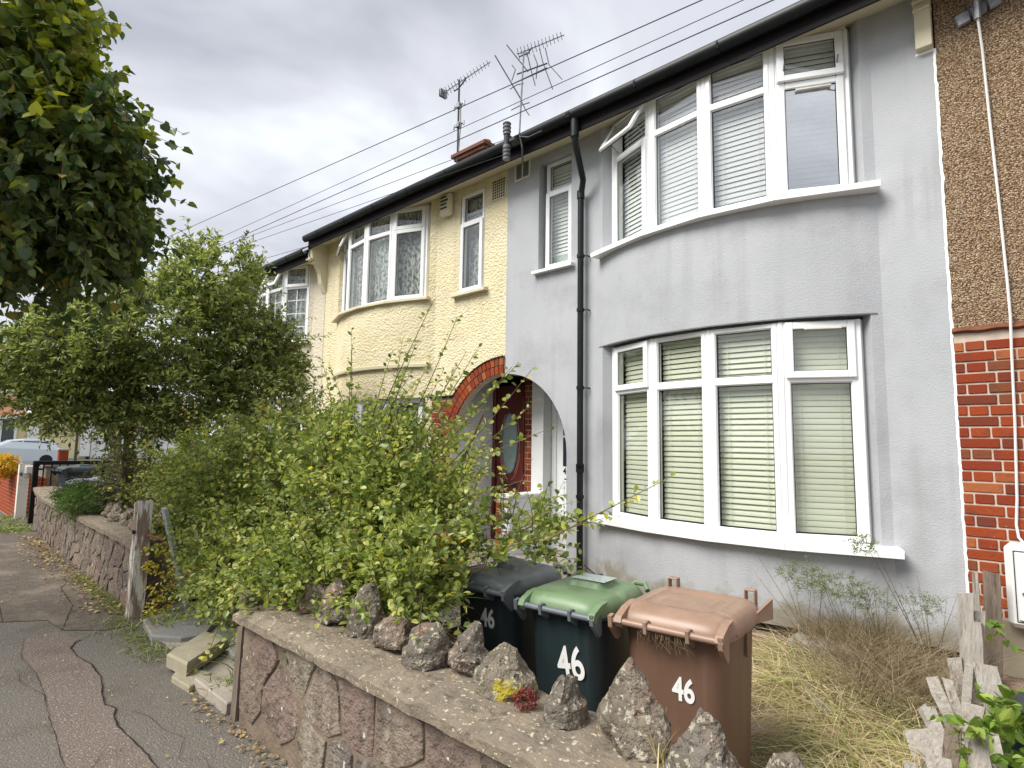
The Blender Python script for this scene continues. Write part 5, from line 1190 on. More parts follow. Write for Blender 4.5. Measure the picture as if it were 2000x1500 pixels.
MB().tube([(-7.75, 8.3, 9.44), (-7.5, 8.3, 9.40), (-7.42, 8.3, 9.47)], .014, 5).build('boom_brace', 'metal_dark', a2)
q = MB(); q.tube([(-8.46, 8.3, 9.80), (-7.66, 8.3, 8.45)], .014, 5); q.tube([(-8.11, 8.3, 9.87), (-7.5, 8.3, 9.0)], .012, 5); q.tube([(-7.8, 8.3, 9.08), (-7.0, 8.3, 8.95)], .016, 5); q.tube([(-7.9, 8.3, 8.92), (-7.0, 8.3, 8.86)], .012, 5); q.build('bent_boom', 'metal_dark', a2)
q = MB()
for (a, b_, c) in (((-7.45, 8.2, 9.35), (-7.42, 8.3, 9.0), (-7.30, 8.3, 8.62)), ((-7.35, 8.3, 9.3), (-7.25, 8.3, 9.05), (-7.28, 8.3, 8.75)), ((-7.2, 8.3, 9.35), (-7.1, 8.3, 9.0), (-6.85, 8.3, 8.35)), ((-7.05, 8.3, 9.3), (-6.95, 8.3, 8.9), (-6.62, 8.3, 8.45)), ((-7.95, 8.3, 9.35), (-7.85, 8.3, 9.2), (-7.95, 8.3, 9.0)), ((-7.9, 8.2, 8.75), (-7.8, 8.3, 8.85), (-7.62, 8.3, 8.8)), ((-7.95, 8.3, 8.36), (-7.7, 8.3, 8.36), (-7.45, 8.3, 8.32)), ((-7.7, 8.3, 8.5), (-7.55, 8.3, 8.2), (-7.45, 8.3, 8.05))):
    q.tube([a, b_, c], .010, 4)
q.build('bent_rods', 'metal_dark', a2)
ib = thing('cable_bracket', 'pair of grey service insulators bracketed to the gutter between the houses', 'bracket', (-4.45, 4.6, 4.9))
for z_, h_ in ((5.03, .14), (4.73, .17)):
    q = MB(); q.tube([(-4.47, 4.6, z_), (-4.47, 4.6, z_ + h_)], .042, 12); q.build('insulator', 'grey_plastic', ib, smooth=True)
    for k in range(3): MB().tube([(-4.47, 4.6, z_ + .03 + k * .045), (-4.47, 4.6, z_ + .045 + k * .045)], .048, 12).build('insulator_rib', 'metal_dark', ib)
q = MB(); q.box(-4.50, -4.44, 4.57, 4.66, 4.88, 5.03, .01); q.box(-4.47, -4.35, 4.6, 4.72, 4.93, 4.97, .005); q.tube([(-4.40, 4.66, 4.95), (-4.33, 4.66, 5.02), (-4.30, 4.68, 4.85), (-4.33, 4.72, 4.7)], .012, 5); q.tube([(-4.33, 4.66, 4.98), (-4.2, 4.67, 4.93), (-4.0, 4.67, 4.93)], .009, 5); q.build('bracket_arm', 'metal_dark', ib)
WL = [((.6, 4.45, 5.05), (-13.37, 4.2, 6.08), (-17.5, 4.13, 6.38), 'topmost'), ((.6, 4.45, 4.97), (-10.21, 4.2, 5.36), (-17.5, 4.03, 5.62), 'second'), ((.6, 4.45, 4.87), (-10.0, 4.2, 5.19), (-17.5, 4.02, 5.42), 'third'),
      ((-4.47, 4.6, 4.98), (-11.11, 4.2, 5.19), (-17.5, 3.98, 5.51), 'fourth'), ((-4.47, 4.6, 4.80), (-10.61, 4.2, 5.03), (-17.5, 3.9, 5.33), 'fifth'), ((-8.79, 4.4, 4.62), (-11.03, 4.2, 4.69), (-17.5, 3.6, 4.89), 'lowest')]
for a, b_, c, w1 in WL:
    tag(MB().tube([a, b_, c], .0052 if w1 in ('topmost', 'third') else .0038, 5).build('overhead_cable', 'wire'), w1 + ' of the overhead cables crossing the cloudy sky above the gutters', 'cable', 'overhead cables')
up = thing('utility_pole', 'dark timber utility pole carrying the cables, behind the trees', 'utility pole', (-17.5, 4.05, 0))
MB().tube([(-17.5, 4.05, -.2), (-17.5, 4.05, 6.6)], [.13, .10], 10).build('pole', 'dark_wood', up); MB().box(-17.55, -17.45, 3.5, 4.3, 6.3, 6.38, .01).build('cross_arm', 'dark_wood', up)

# parked white car across the end of the road, seen from its side
car = thing('parked_car', 'white hatchback parked across the far end of the street', 'car', (-44, 5.3, -.1), rz=R_(-90))
prof = [(-2.05, .35), (-2.1, .62), (-2.02, .88), (-1.93, 1.0), (-1.62, 1.36), (-1.35, 1.46), (-.3, 1.50), (.35, 1.42), (1.05, 1.02), (1.75, .88), (2.0, .72), (2.05, .4), (1.9, .28), (-1.95, .28)]
q = MB(); n = len(prof); vs = []
for (y_, ins) in ((-.86, 0.0), (-.80, .0), (.80, 0), (.86, 0)):
    for p in prof:
        tuck = .16 if p[1] > 1.05 else 0
        yy = y_ * (1 - tuck) if abs(y_) > .81 else y_ * (1 - tuck * 1.05); vs.append((p[0], yy, p[1] + (0.02 if abs(y_) < .81 and p[1] > 1 else 0)))
q.add(vs, [tuple(range(n)), tuple(range(4 * n - 1, 3 * n - 1, -1))] + [(k * n + i, k * n + (i + 1) % n, (k + 1) * n + (i + 1) % n, (k + 1) * n + i) for k in range(3) for i in range(n)])
cb_ = q.build('car_body', 'car_paint', car, smooth=False); cb_.location = (0, 0, 0); WP[cb_.name] = None
for pts in ([(-1.55, 1.05), (-1.38, 1.33), (-1.0, 1.38), (-.98, 1.05)], [(-.92, 1.05), (-.94, 1.38), (-.25, 1.40), (-.2, 1.05)], [(-.12, 1.05), (-.17, 1.40), (.3, 1.36), (.82, 1.06)]):
    for y_ in (-.745, .745):
        n = len(pts); q = MB(); q.add([(p[0], y_ * 1.0 + (-.02 if y_ < 0 else .02) + (.0), p[1]) for p in pts], [tuple(range(n))]); o = q.build('side_window', 'car_glass'); o.parent = car
q = MB(); q.add([(-1.98, -.6, 1.02), (-1.98, .6, 1.02), (-1.68, .55, 1.36), (-1.68, -.55, 1.36)], [(0, 1, 2, 3)]); o = q.build('rear_window', 'car_glass'); o.parent = car
for y_ in (-.7, .7):
    for x in (-1.3, 1.28):
        q = MB().tube([(x, y_ - .1, .31), (x, y_ + .17 * (1 if y_ > 0 else -1), .31)], .31, 18); o = q.build('wheel', 'tyre'); o.parent = car
    o = MB().box(-2.1, -1.98, y_ - .12, y_ + .12, .72, .95, .02).build('tail_light', 'tail_lamp'); o.parent = car
road2 = sheet('road', [(-52, -60), (-40, -60), (-40, 60), (-52, 60)], -.13, 'road', kind='structure')
# bungalows across the end
def bungalow(label, y0, y1, wall, ze, zr):
    t = thing('bungalow', label, 'house', (-60, (y0 + y1) / 2, -.1), 'bungalows across the end of the street')
    MB().box(-68, -60, y0, y1, -.2, ze, .02).build('wall', wall, t)
    q = MB(); q.add([(-59.5, y0 - .2, ze), (-59.5, y1 + .2, ze), (-64, y1 + .2, zr), (-64, y0 - .2, zr), (-68.5, y0 - .2, ze), (-68.5, y1 + .2, ze)], [(0, 1, 2, 3), (3, 2, 5, 4), (0, 3, 4), (1, 5, 2)]); q.build('roof', 'far_roof', t)
    MB().box(-59.48, -59.4, y0 - .2, y1 + .2, ze - .25, ze + .02, .01).build('fascia', 'far_white', t)
    return t
b1 = bungalow('bungalow with dark glazed porch and red tiled roof across the end', 2.0, 7.9, 'yellow_wall', 3.15, 5.0)
MB().box(-59.98, -59.8, 2.0, 7.0, .0, 2.8, .01).build('porch_glazing', 'car_glass', b1)
for y_ in (3.2, 4.4, 5.3, 6.1, 7.0): MB().box(-59.82, -59.7, y_, y_ + .16, .0, 2.85, .01).build('porch_post', 'far_white', b1)
b2 = bungalow('pale yellow rendered bungalow with white fascia behind the parked car', 8.0, 11.8, 'yellow_wall', 3.3, 5.3)
MB().box(-59.95, -59.6, 7.8, 8.5, .0, 3.3, .01).build('corner_pillar', 'far_white', b2); MB().box(-59.95, -59.7, 11.3, 12.0, .0, 3.3, .01).build('corner_pillar', 'far_white', b2)
for y_ in (7.6, 10.2):
    q = MB(); q.add([(-59.4, y_, 3.3), (-59.4, y_ + .35, 3.3), (-64, y_ + .35, 5.45), (-64, y_, 5.45), (-59.4, y_, 3.15), (-64, y_, 5.2)], [(0, 1, 2, 3), (0, 3, 5, 4)]); q.build('gable_verge', 'far_white', b2)
MB().box(-63.5, -62.8, 8.6, 9.6, 4.8, 5.7, .02).build('chimney', 'brick_red', b2)
b3 = bungalow('white rendered bungalow with narrow windows behind the lamp post', 12.1, 20, 'far_white', 3.2, 4.9)
for y_ in (13.4, 14.5, 15.8): MB().box(-59.98, -59.9, y_, y_ + .45, .9, 2.3, .01).build('window', 'car_glass', b3)
lp = thing('lamp_post', 'black lamp post standing by the white bungalow', 'lamp post', (-40, 7.3, 0))
MB().tube([(-40, 7.4, -.1), (-40, 7.4, 5.2)], [.075, .05], 8).build('post', 'metal_dark', lp); MB().tube([(-40, 7.4, 5.2), (-40, 7.1, 5.4), (-40, 6.5, 5.45)], [.05, .045, .07], 8).build('lamp_arm', 'metal_dark', lp)
gp = thing('gate_pillar', 'short brick pillar with pale cap near the far bungalow', 'pillar', (-38, 6.4, 0))
MB().box(-38.2, -37.8, 6.3, 6.7, -.1, .85, .02).build('pillar_shaft', 'brick_red', gp); MB().box(-38.25, -37.75, 6.25, 6.75, .85, .95, .02).build('cap', 'concrete', gp)

# ------------------------------------------------------------------ vegetation
LEAF_OVAL = (np.array([(0, 0, 0), (.5, .35, .10), (.42, .72, .10), (0, 1, -.04), (-.42, .72, .10), (-.5, .35, .10)], float), [(0, 1, 2, 3), (0, 3, 4, 5)])
LEAF_LANCE = (np.array([(0, 0, 0), (.5, .45, .12), (0, 1, -.10), (-.5, .45, .12)], float), [(0, 1, 2), (0, 2, 3)])
LEAF_HEART = (np.array([(0, 0, 0), (.36, -.10, .05), (.55, .25, .12), (.36, .66, .06), (0, 1.05, -.10), (-.36, .66, .06), (-.55, .25, .12), (-.36, -.10, .05)], float), [(0, 1, 2, 3, 4), (0, 4, 5, 6, 7)])
def norm(a): return a / np.maximum(np.linalg.norm(a, axis=-1, keepdims=True), 1e-9)
def leaf_xf(P_, D_, Nn):
    D_ = norm(D_); S_v = norm(np.cross(D_, Nn)); N2 = np.cross(S_v, D_); return P_, S_v, D_, N2
def leaves_mesh(name, tmpl, P_, S_v, D_, N2, Ls, Ws, rnd, m):
    T, F_ = tmpl; n = len(P_); k = len(T)
    V = P_[:, None, :] + T[None, :, 0:1] * S_v[:, None, :] * Ws[:, None, None] + T[None, :, 1:2] * D_[:, None, :] * Ls[:, None, None] + T[None, :, 2:3] * N2[:, None, :] * Ls[:, None, None]
    me = bpy.data.meshes.new(name); me.vertices.add(n * k); me.vertices.foreach_set('co', V.astype(np.float32).ravel())
    lens = [len(f) for f in F_]; per = sum(lens); flat = np.array([i for f in F_ for i in f])
    li = (np.arange(n)[:, None] * k + flat[None, :]).ravel(); me.loops.add(n * per); me.loops.foreach_set('vertex_index', li.astype(np.int32))
    st = (np.arange(n)[:, None] * per + np.cumsum([0] + lens[:-1])[None, :]).ravel()
    me.polygons.add(n * len(F_)); me.polygons.foreach_set('loop_start', st.astype(np.int32)); me.polygons.foreach_set('loop_total', np.tile(lens, n).astype(np.int32))
    at = me.attributes.new('rnd', 'FLOAT', 'POINT'); at.data.foreach_set('value', np.repeat(rnd, k).astype(np.float32))
    me.update(); me.validate(); me.materials.append(MATS[m]); return me
def tubes_mesh(name, paths, radii, m, sides=3):
    """paths (n,k,3); radii (n,k)"""
    n, k, _ = paths.shape; d = norm(np.gradient(paths, axis=1)); up = np.zeros_like(d); up[..., 0] = .3; up[..., 1] = .9; up[..., 2] = .3
    s_ = norm(np.cross(d, up)); t_ = np.cross(d, s_); V = []
    for j in range(sides):
        a = 2 * math.pi * j / sides; V.append(paths + (s_ * math.cos(a) + t_ * math.sin(a)) * radii[..., None])
    V = np.stack(V, 2).reshape(-1, 3)      # n,k,sides
    me = bpy.data.meshes.new(name); me.vertices.add(len(V)); me.vertices.foreach_set('co', V.astype(np.float32).ravel())
    q = []
    for i in range(k - 1):
        for j in range(sides): q.append((i * sides + j, i * sides + (j + 1) % sides, (i + 1) * sides + (j + 1) % sides, (i + 1) * sides + j))
    q = np.array(q); idx = (np.arange(n)[:, None, None] * (k * sides) + q[None]).reshape(-1)
    nf = n * len(q); me.loops.add(nf * 4); me.loops.foreach_set('vertex_index', idx.astype(np.int32)); me.polygons.add(nf)
    me.polygons.foreach_set('loop_start', (np.arange(nf) * 4).astype(np.int32)); me.polygons.foreach_set('loop_total', np.full(nf, 4, np.int32))
    me.update(); me.validate(); me.materials.append(MATS[m]); return me
CAMP = np.array([0, 0, 1.5])
def bez(P0, D0, L_, droop, bend, k):
    t_ = np.linspace(0, 1, k)[None, :, None]
    return P0[:, None] + D0[:, None] * L_[:, None, None] * t_ + np.array([0, 0, -1.0])[None, None] * (droop * L_)[:, None, None] * t_ ** 2 + bend[:, None] * L_[:, None, None] * t_ ** 2
def foliage(root, blobs, nshoot, nleaf, tmpl, Ll, Lw, Ls_, m, upb=.35, outb=.8, rand=.55, droop=.25, stem_r=.003, shell_=(.35, 1.0), n_ind=0, extra=None, leafspread=.9, seed=1, pale=None, twig='twig', leafdown=0.0, part='foliage', drop=None):
    rg_ = np.random.default_rng(seed)
    wts = np.array([b[6] for b in blobs], float); wts /= wts.sum(); bi = rg_.choice(len(blobs), nshoot, p=wts)
    B = np.array([b[:6] for b in blobs]); u = norm(rg_.normal(size=(nshoot, 3))); r = (shell_[0] ** 3 + (shell_[1] ** 3 - shell_[0] ** 3) * rg_.random(nshoot)) ** (1 / 3)
    P0 = B[bi, :3] + u * r[:, None] * B[bi, 3:6]
    cen = np.average(B[:, :3], axis=0, weights=wts)
    D0 = norm(u * outb * .7 + norm(P0 - cen) * outb * .4 + np.array([0, 0, upb]) + rg_.normal(size=(nshoot, 3)) * rand)
    LS = rg_.uniform(Ls_[0], Ls_[1], nshoot) * (0.6 + .4 * r); dr = np.full(nshoot, droop) * rg_.uniform(.3, 1.6, nshoot)
    bend = rg_.normal(size=(nshoot, 3)) * .12
    if extra is not None:
        eP = np.array([e[0] for e in extra], float); eE = np.array([e[1] for e in extra], float); k_ = len(eP)
        P0 = np.vstack([P0, eP]); D0 = np.vstack([D0, norm(eE - eP)]); LS = np.concatenate([LS, np.linalg.norm(eE - eP, axis=1)]); dr = np.concatenate([dr, np.zeros(k_)]); bend = np.vstack([bend, rg_.normal(size=(k_, 3)) * .03])
    K = 7; path = bez(P0, D0, LS, dr, bend, K); ns_ = len(P0)
    # leaves alternate along each shoot
    nl = np.full(ns_, nleaf); 
    if extra is not None: nl[-len(extra):] = nleaf * 2
    si = np.repeat(np.arange(ns_), nl); n = len(si)
    t_ = np.concatenate([(np.arange(c) + .7) / c for c in nl]); t_ = np.clip(t_ + rg_.normal(0, .02, n), 0.02, 1)
    f_ = t_ * (K - 1); i0 = np.minimum(f_.astype(int), K - 2); w1 = (f_ - i0)[:, None]
    Pl = path[si, i0] * (1 - w1) + path[si, i0 + 1] * w1; tan = norm(path[si, i0 + 1] - path[si, i0])
    side = norm(np.cross(tan, norm(rg_.normal(size=(n, 3)) * .8 + np.array([0, 0, 1.0])))); sg = np.where(np.arange(n) % 2 == 0, 1, -1)[:, None]
    Dl = norm(tan * .55 + side * sg * leafspread + rg_.normal(size=(n, 3)) * .35 + np.array([0, 0, -leafdown]))
    Nl = norm(np.array([0, 0, 1.0]) + rg_.normal(size=(n, 3)) * .55)
    Pl = Pl + norm(Dl) * rg_.uniform(0, .012, n)[:, None]
    L1 = rg_.uniform(Ll[0], Ll[1], n) * (1 - .35 * t_); W1 = L1 * rg_.uniform(Lw * .85, Lw * 1.15, n)
    if drop is not None:
        keep = ~drop(Pl); Pl, Dl, Nl, L1, W1, si = Pl[keep], Dl[keep], Nl[keep], L1[keep], W1[keep], si[keep]; n = len(Pl)
    rnd = np.clip(rg_.normal(.45, .17, ns_)[si] + rg_.normal(0, .17, n), 0, 1) * .995
    Pl, Sv, Dl, N2 = leaf_xf(Pl, Dl, Nl)
    ind = np.zeros(n, bool)
    if n_ind:
        v = Pl - CAMP; dist = np.linalg.norm(v, axis=1); az = np.arctan2(v[:, 0], v[:, 1]); el = np.arctan2(v[:, 2], np.hypot(v[:, 0], v[:, 1]))
        cell = {}; 
        inv = (np.abs((v / dist[:, None]) @ np.array([CR[0][0], CR[1][0], CR[2][0]])) < .62) & (np.abs((v / dist[:, None]) @ np.array([CR[0][1], CR[1][1], CR[2][1]])) < .5)
        ii = np.where(inv)[0]; order = ii[np.argsort(dist[ii])]
        for i in order:
            k_ = (round(az[i] / .012), round(el[i] / .012))
            if k_ in cell: continue
            cell[k_] = i
            if len(cell) >= n_ind: break
        ind[list(cell.values())] = True
    rest = ~ind
    groups = [(m, rest if pale is None else rest & ~pale[1](Pl))]
    if pale is not None: groups.append((pale[0], rest & pale[1](Pl)))
    for k_, (mm, sel) in enumerate(groups):
        if sel.sum() == 0: continue
        o = link(part, leaves_mesh(part, tmpl, Pl[sel], Sv[sel], Dl[sel], N2[sel], L1[sel], W1[sel], rnd[sel], mm), root); o['kind'] = 'stuff'
    if n_ind:
        T, F_ = tmpl; mes = {}
        for mm in {m} | ({pale[0]} if pale else set()):
            me = bpy.data.meshes.new('leaf'); me.from_pydata([(a[0] * Lw, a[1], a[2]) for a in T], [], F_); me.materials.append(MATS[mm]); mes[mm] = me
        pm_ = pale[1](Pl) if pale else np.zeros(n, bool)
        for i in np.where(ind)[0]:
            o = link('leaf', mes[pale[0] if pm_[i] else m], root, Pl[i]); loc = o.location.copy()
            M = Matrix((Sv[i], Dl[i], N2[i])).transposed().to_4x4(); o.matrix_basis = Matrix.Translation(loc) @ M @ Matrix.Scale(float(L1[i]), 4)
    rr = np.linspace(1, .3, K)[None] * np.full((ns_, 1), stem_r) * (LS / LS.mean())[:, None] ** .5
    o = link('twigs', tubes_mesh('twigs', path, rr, twig), root); o['kind'] = 'stuff'
    return Pl
def limbs(root, segs, m='bark', name='trunk'):
    """segs: list of (points, r0, r1)"""
    for k, (pts, r0, r1) in enumerate(segs):
        pts = [Vector(p) for p in pts]; fine = []
        for a, b_ in zip(pts[:-1], pts[1:]):
            for i in range(4):
                t_ = i / 4; p = a.lerp(b_, t_); fine.append(p + Vector((noise.noise(p * 3), noise.noise(p * 3 + Vector((5, 5, 5))), 0)) * r0 * .8)
        fine.append(pts[-1]); n = len(fine)
        MB().tube(fine, [r0 + (r1 - r0) * i / (n - 1) for i in range(n)], 8).build(name if k == 0 else 'branch', m, root, smooth=True)

# big arching bush in front of the houses
bush = thing('garden_bush', 'huge unruly yellow-green bush spilling over the near stone wall and bins', 'bush', (-3.6, 2.4, -.1))
limbs(bush, [([(-3.7, 2.5, -.15), (-3.72, 2.45, .5), (-3.6, 2.4, 1.1), (-3.4, 2.4, 1.7)], .05, .012), ([(-3.7, 2.5, .0), (-4.2, 2.4, .6), (-4.9, 2.4, 1.1)], .035, .01), ([(-3.7, 2.5, .0), (-3.1, 2.3, .6), (-2.5, 2.2, 1.0)], .035, .01),
             ([(-3.65, 2.5, .1), (-3.9, 2.7, 1.0), (-4.2, 2.8, 1.9)], .03, .008), ([(-3.7, 2.5, .2), (-3.2, 2.7, 1.0), (-2.8, 2.7, 1.7)], .03, .008)])
BB = [(-6.45, 2.3, 1.15, .55, .42, .38, 1.2), (-5.9, 2.1, .72, .50, .30, .36, 1.4), (-5.35, 2.3, 1.05, .60, .50, .50, 1.5), (-4.75, 2.4, 1.38, .60, .52, .36, 1.0), (-4.2, 2.3, .80, .75, .48, .52, 1.2), (-4.7, 2.0, .50, .6, .32, .32, 1.1), (-3.55, 2.25, 1.12, .60, .48, .50, 1.2), (-3.35, 2.05, .68, .60, .34, .32, 1.0), (-3.9, 2.5, 1.38, .55, .5, .34, .8),
      (-3.2, 2.4, 1.25, .42, .42, .34, .6), (-2.9, 2.15, .90, .40, .36, .34, .8), (-2.65, 2.0, .78, .30, .22, .20, .5), (-2.32, 2.45, 1.0, .30, .22, .12, .35), (-5.1, 2.05, .50, .5, .28, .28, .7), (-3.1, 1.76, .72, .48, .16, .16, .6), (-2.55, 1.80, .74, .35, .13, .13, .4), (-3.75, 1.78, .62, .40, .16, .20, .6), (-3.3, 1.60, .60, .22, .10, .10, .2)]
EX = [((-3.6, 2.35, 1.5), (-3.04, 2.4, 2.44)), ((-3.3, 2.35, 1.4), (-2.68, 2.4, 2.25)), ((-3.9, 2.4, 1.5), (-3.94, 2.4, 2.35)), ((-4.5, 2.4, 1.6), (-4.95, 2.4, 2.15)), ((-3.0, 2.4, 1.35), (-2.18, 2.4, 2.0)), ((-2.9, 2.35, 1.25), (-2.12, 2.4, 1.80)), ((-2.9, 2.35, 1.2), (-2.05, 2.38, 1.75)),
      ((-2.5, 2.3, .85), (-1.62, 2.4, 1.18)), ((-2.0, 2.35, 1.0), (-1.26, 2.4, 1.38)), ((-2.8, 2.3, 1.1), (-2.05, 2.35, 1.35)), ((-3.4, 2.3, 1.5), (-3.0, 2.3, 2.15)), ((-3.1, 2.35, 1.4), (-2.5, 2.35, 2.05)), ((-4.1, 2.4, 1.5), (-4.3, 2.4, 2.2)), ((-3.7, 2.4, 1.5), (-3.45, 2.4, 2.2)),
      ((-2.6, 2.35, 1.0), (-2.42, 2.6, 1.30)), ((-3.3, 2.4, 1.3), (-2.75, 2.45, 2.05)), ((-2.7, 2.3, 1.1), (-2.25, 2.2, 1.55)), ((-5.3, 2.4, 1.2), (-5.9, 2.3, 1.6)), ((-5.2, 2.4, 1.3), (-5.5, 2.4, 1.85)), ((-2.4, 2.3, .8), (-1.95, 2.2, 1.05)), ((-4.9, 2.1, .5), (-5.35, 2.0, .45)), ((-3.0, 2.4, 1.4), (-2.3, 2.5, 1.95))]
EX += [((a[0] + rng.normal(0, .08), a[1] + rng.normal(0, .1), a[2] - .1), (b_[0] + rng.normal(0, .22) - .15, b_[1] + rng.normal(0, .12), b_[2] - rng.uniform(.15, .5))) for a, b_ in EX[:7] for _ in range(3)]
PL = foliage(bush, BB, 3900, 17, LEAF_OVAL, (.032, .062), .68, (.12, .44), 'hedge_leaf', upb=.45, outb=.6, droop=.15, n_ind=300, extra=EX, seed=3, shell_=(.30, 1.0), drop=lambda p: ((p[:, 0] / p[:, 1] > -1.08) & (p[:, 2] < .88) & (p[:, 1] < 2.6)) | ((p[:, 0] / p[:, 1] > -1.02) & (p[:, 0] / p[:, 1] < -.86) & (p[:, 2] > .95) & (p[:, 2] < 1.5) & (np.sin(p[:, 0] * 90) > -.6)))
foliage(bush, [(-2.47, 2.02, .92, .07, .06, .10, 1), (-2.95, 2.15, .52, .10, .1, .06, .6), (-5.2, 2.3, 1.68, .07, .08, .10, .8), (-2.62, 1.95, .5, .10, .08, .05, .6)], 40, 7, LEAF_OVAL, (.03, .045), .6, (.05, .12), 'orange_leaf', seed=9)

# small tree behind the long wall
st = thing('small_tree', 'small spreading green tree with narrow leaves leaning over the long stone wall', 'tree', (-8.7, 2.15, 0))
limbs(st, [([(-8.75, 2.2, -.1), (-8.7, 2.15, .7), (-8.5, 2.1, 1.5), (-8.2, 2.1, 2.4)], .09, .04), ([(-8.9, 2.3, 0), (-8.95, 2.3, .8), (-9.2, 2.2, 1.7), (-9.5, 2.0, 2.6)], .06, .025), ([(-8.6, 2.3, 0), (-8.4, 2.4, .9), (-7.9, 2.7, 1.7), (-7.5, 2.9, 2.6)], .055, .02),
           ([(-8.7, 2.15, .6), (-8.3, 2.0, 1.3), (-7.7, 2.0, 1.6)], .03, .015), ([(-8.5, 2.1, 1.5), (-8.7, 1.7, 2.3), (-8.9, 1.3, 2.8)], .04, .015), ([(-8.2, 2.1, 2.2), (-8.0, 2.5, 3.2), (-8.0, 2.7, 3.7)], .035, .012)])
SB_ = [(-9.2, 1.5, 1.95, .6, .45, .32, .5), (-9.6, 1.1, 2.3, .6, .4, .35, .5), (-8.2, 2.3, 2.9, .9, .8, .65, 1.5), (-8.0, 2.75, 3.55, .65, .55, .5, .9), (-8.1, 3.1, 2.7, .75, .60, .6, 1.0), (-8.0, 3.5, 2.85, .5, .40, .35, .4), (-8.6, 1.7, 2.6, .8, .6, .5, 1.1), (-8.8, 1.25, 2.5, .6, .45, .35, .6), (-8.0, 2.6, 2.1, .8, .6, .45, 1.1), (-8.7, 1.75, 2.1, .7, .5, .38, .9), (-7.6, 3.3, 2.1, .55, .6, .5, .9), (-8.3, 2.2, 1.75, .7, .5, .25, .6), (-7.8, 3.5, 2.5, .4, .35, .35, .3)]
EXT = [((-8.0, 2.9, 3.4), (-7.8, 3.35, 4.05)), ((-8.0, 3.1, 3.3), (-7.7, 3.5, 3.75)), ((-7.9, 3.2, 3.1), (-7.6, 3.55, 3.5)), ((-8.2, 2.6, 3.6), (-8.1, 2.85, 4.2)), ((-8.9, 1.3, 2.5), (-9.3, .85, 2.5)), ((-7.8, 3.6, 2.8), (-7.4, 4.1, 2.95)), ((-8.5, 2.1, 3.2), (-8.4, 2.0, 3.8))]
foliage(st, SB_, 3000, 17, LEAF_LANCE, (.065, .115), .44, (.20, .50), 'tree_leaf', upb=.30, outb=.7, droop=.25, n_ind=0, extra=EXT, seed=5, stem_r=.0045, shell_=(.45, 1.0))
ub = thing('bramble_patch', 'tangle of brown twigs and yellowing leaves under the small tree', 'bramble', (-8, 2.3, 0))
foliage(ub, [(-7.9, 2.35, .85, .8, .4, .35, 1), (-8.9, 2.2, .95, .6, .35, .35, .8), (-7.0, 2.4, 1.0, .6, .4, .4, .8)], 420, 6, LEAF_OVAL, (.04, .075), .6, (.25, .6), 'hedge_leaf', upb=.5, droop=.3, seed=15, stem_r=.005, drop=lambda p: p[:, 1] < 1.75)
gb = thing('green_shrub', 'small dense green shrub growing over the long wall coping', 'shrub', (-8.7, 1.8, .5))
foliage(gb, [(-8.75, 1.72, .74, .42, .2, .17, 1), (-9.3, 1.75, .74, .3, .18, .12, .5)], 420, 16, LEAF_LANCE, (.03, .05), .35, (.08, .18), 'bush_leaf', upb=.5, seed=16)
orange = thing('flowering_plant', 'orange and yellow leaved plant by the white gate post', 'plant', (-17, 1.9, .7))
foliage(orange, [(-16.6, 1.8, .88, .4, .2, .18, 1)], 110, 10, LEAF_OVAL, (.07, .12), .6, (.1, .25), 'orange_leaf', seed=17)

# street lime tree
lime = thing('street_tree', 'large dark street tree with broad leaves and yellowing upper twigs', 'tree', (-6.3, -.9, 0))
limbs(lime, [([(-6.9, -.85, -.1), (-6.85, -.85, 1.6), (-6.6, -.7, 3.0), (-6.2, -.4, 4.2)], .17, .09), ([(-6.6, -.7, 2.8), (-6.0, .1, 3.6), (-5.6, .7, 4.2)], .07, .02), ([(-6.7, -.75, 2.6), (-6.6, .1, 3.3), (-6.2, .9, 3.6)], .06, .02), ([(-6.4, -.55, 3.8), (-5.9, .0, 4.8), (-5.5, .4, 5.6)], .06, .02), ([(-5.8, .4, 3.9), (-5.3, .8, 3.7)], .02, .008)])
LB = [(-5.9, .75, 3.75, .80, .42, .60, 1.5), (-6.0, .62, 4.45, .70, .42, .60, 1.0), (-6.2, .35, 3.3, .90, .42, .45, 1.2), (-6.0, 1.0, 3.35, .60, .30, .38, .9), (-6.1, .25, 5.0, .8, .45, .55, .6), (-6.3, 0.0, 4.0, 1.0, .6, .8, 1.2), (-6.8, -1.2, 4.6, 1.2, 1.0, 1.2, 1.0), (-6.0, 1.15, 3.75, .35, .2, .3, .4), (-6.1, .8, 3.1, .5, .35, .24, .4)]
EXL = [((-6.0, 1.0, 3.9), (-5.9, 1.42, 4.42)), ((-6.0, .9, 4.3), (-5.9, 1.22, 4.75)), ((-6.0, .8, 4.6), (-5.9, .98, 5.2)), ((-6.0, 1.1, 3.7), (-5.9, 1.5, 3.98)), ((-6.0, 1.1, 3.5), (-5.9, 1.52, 3.75)), ((-6.1, .3, 2.9), (-6.0, .36, 2.3)), ((-6.0, .6, 4.9), (-5.9, .8, 5.5))]
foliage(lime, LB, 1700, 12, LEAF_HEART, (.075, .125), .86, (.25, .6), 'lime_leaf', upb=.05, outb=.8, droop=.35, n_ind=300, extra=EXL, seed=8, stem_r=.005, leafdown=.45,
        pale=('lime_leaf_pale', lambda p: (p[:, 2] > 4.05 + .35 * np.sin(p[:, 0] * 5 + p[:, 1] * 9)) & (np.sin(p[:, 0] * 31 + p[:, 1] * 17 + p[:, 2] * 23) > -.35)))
ft = thing('distant_tree', 'distant dark tree rising beyond the bungalow roofs', 'tree', (-78, 2.2, 0))
MB().tube([(-78, 2.2, 0), (-78, 2.2, 4)], [.3, .15], 8).build('trunk', 'bark', ft)
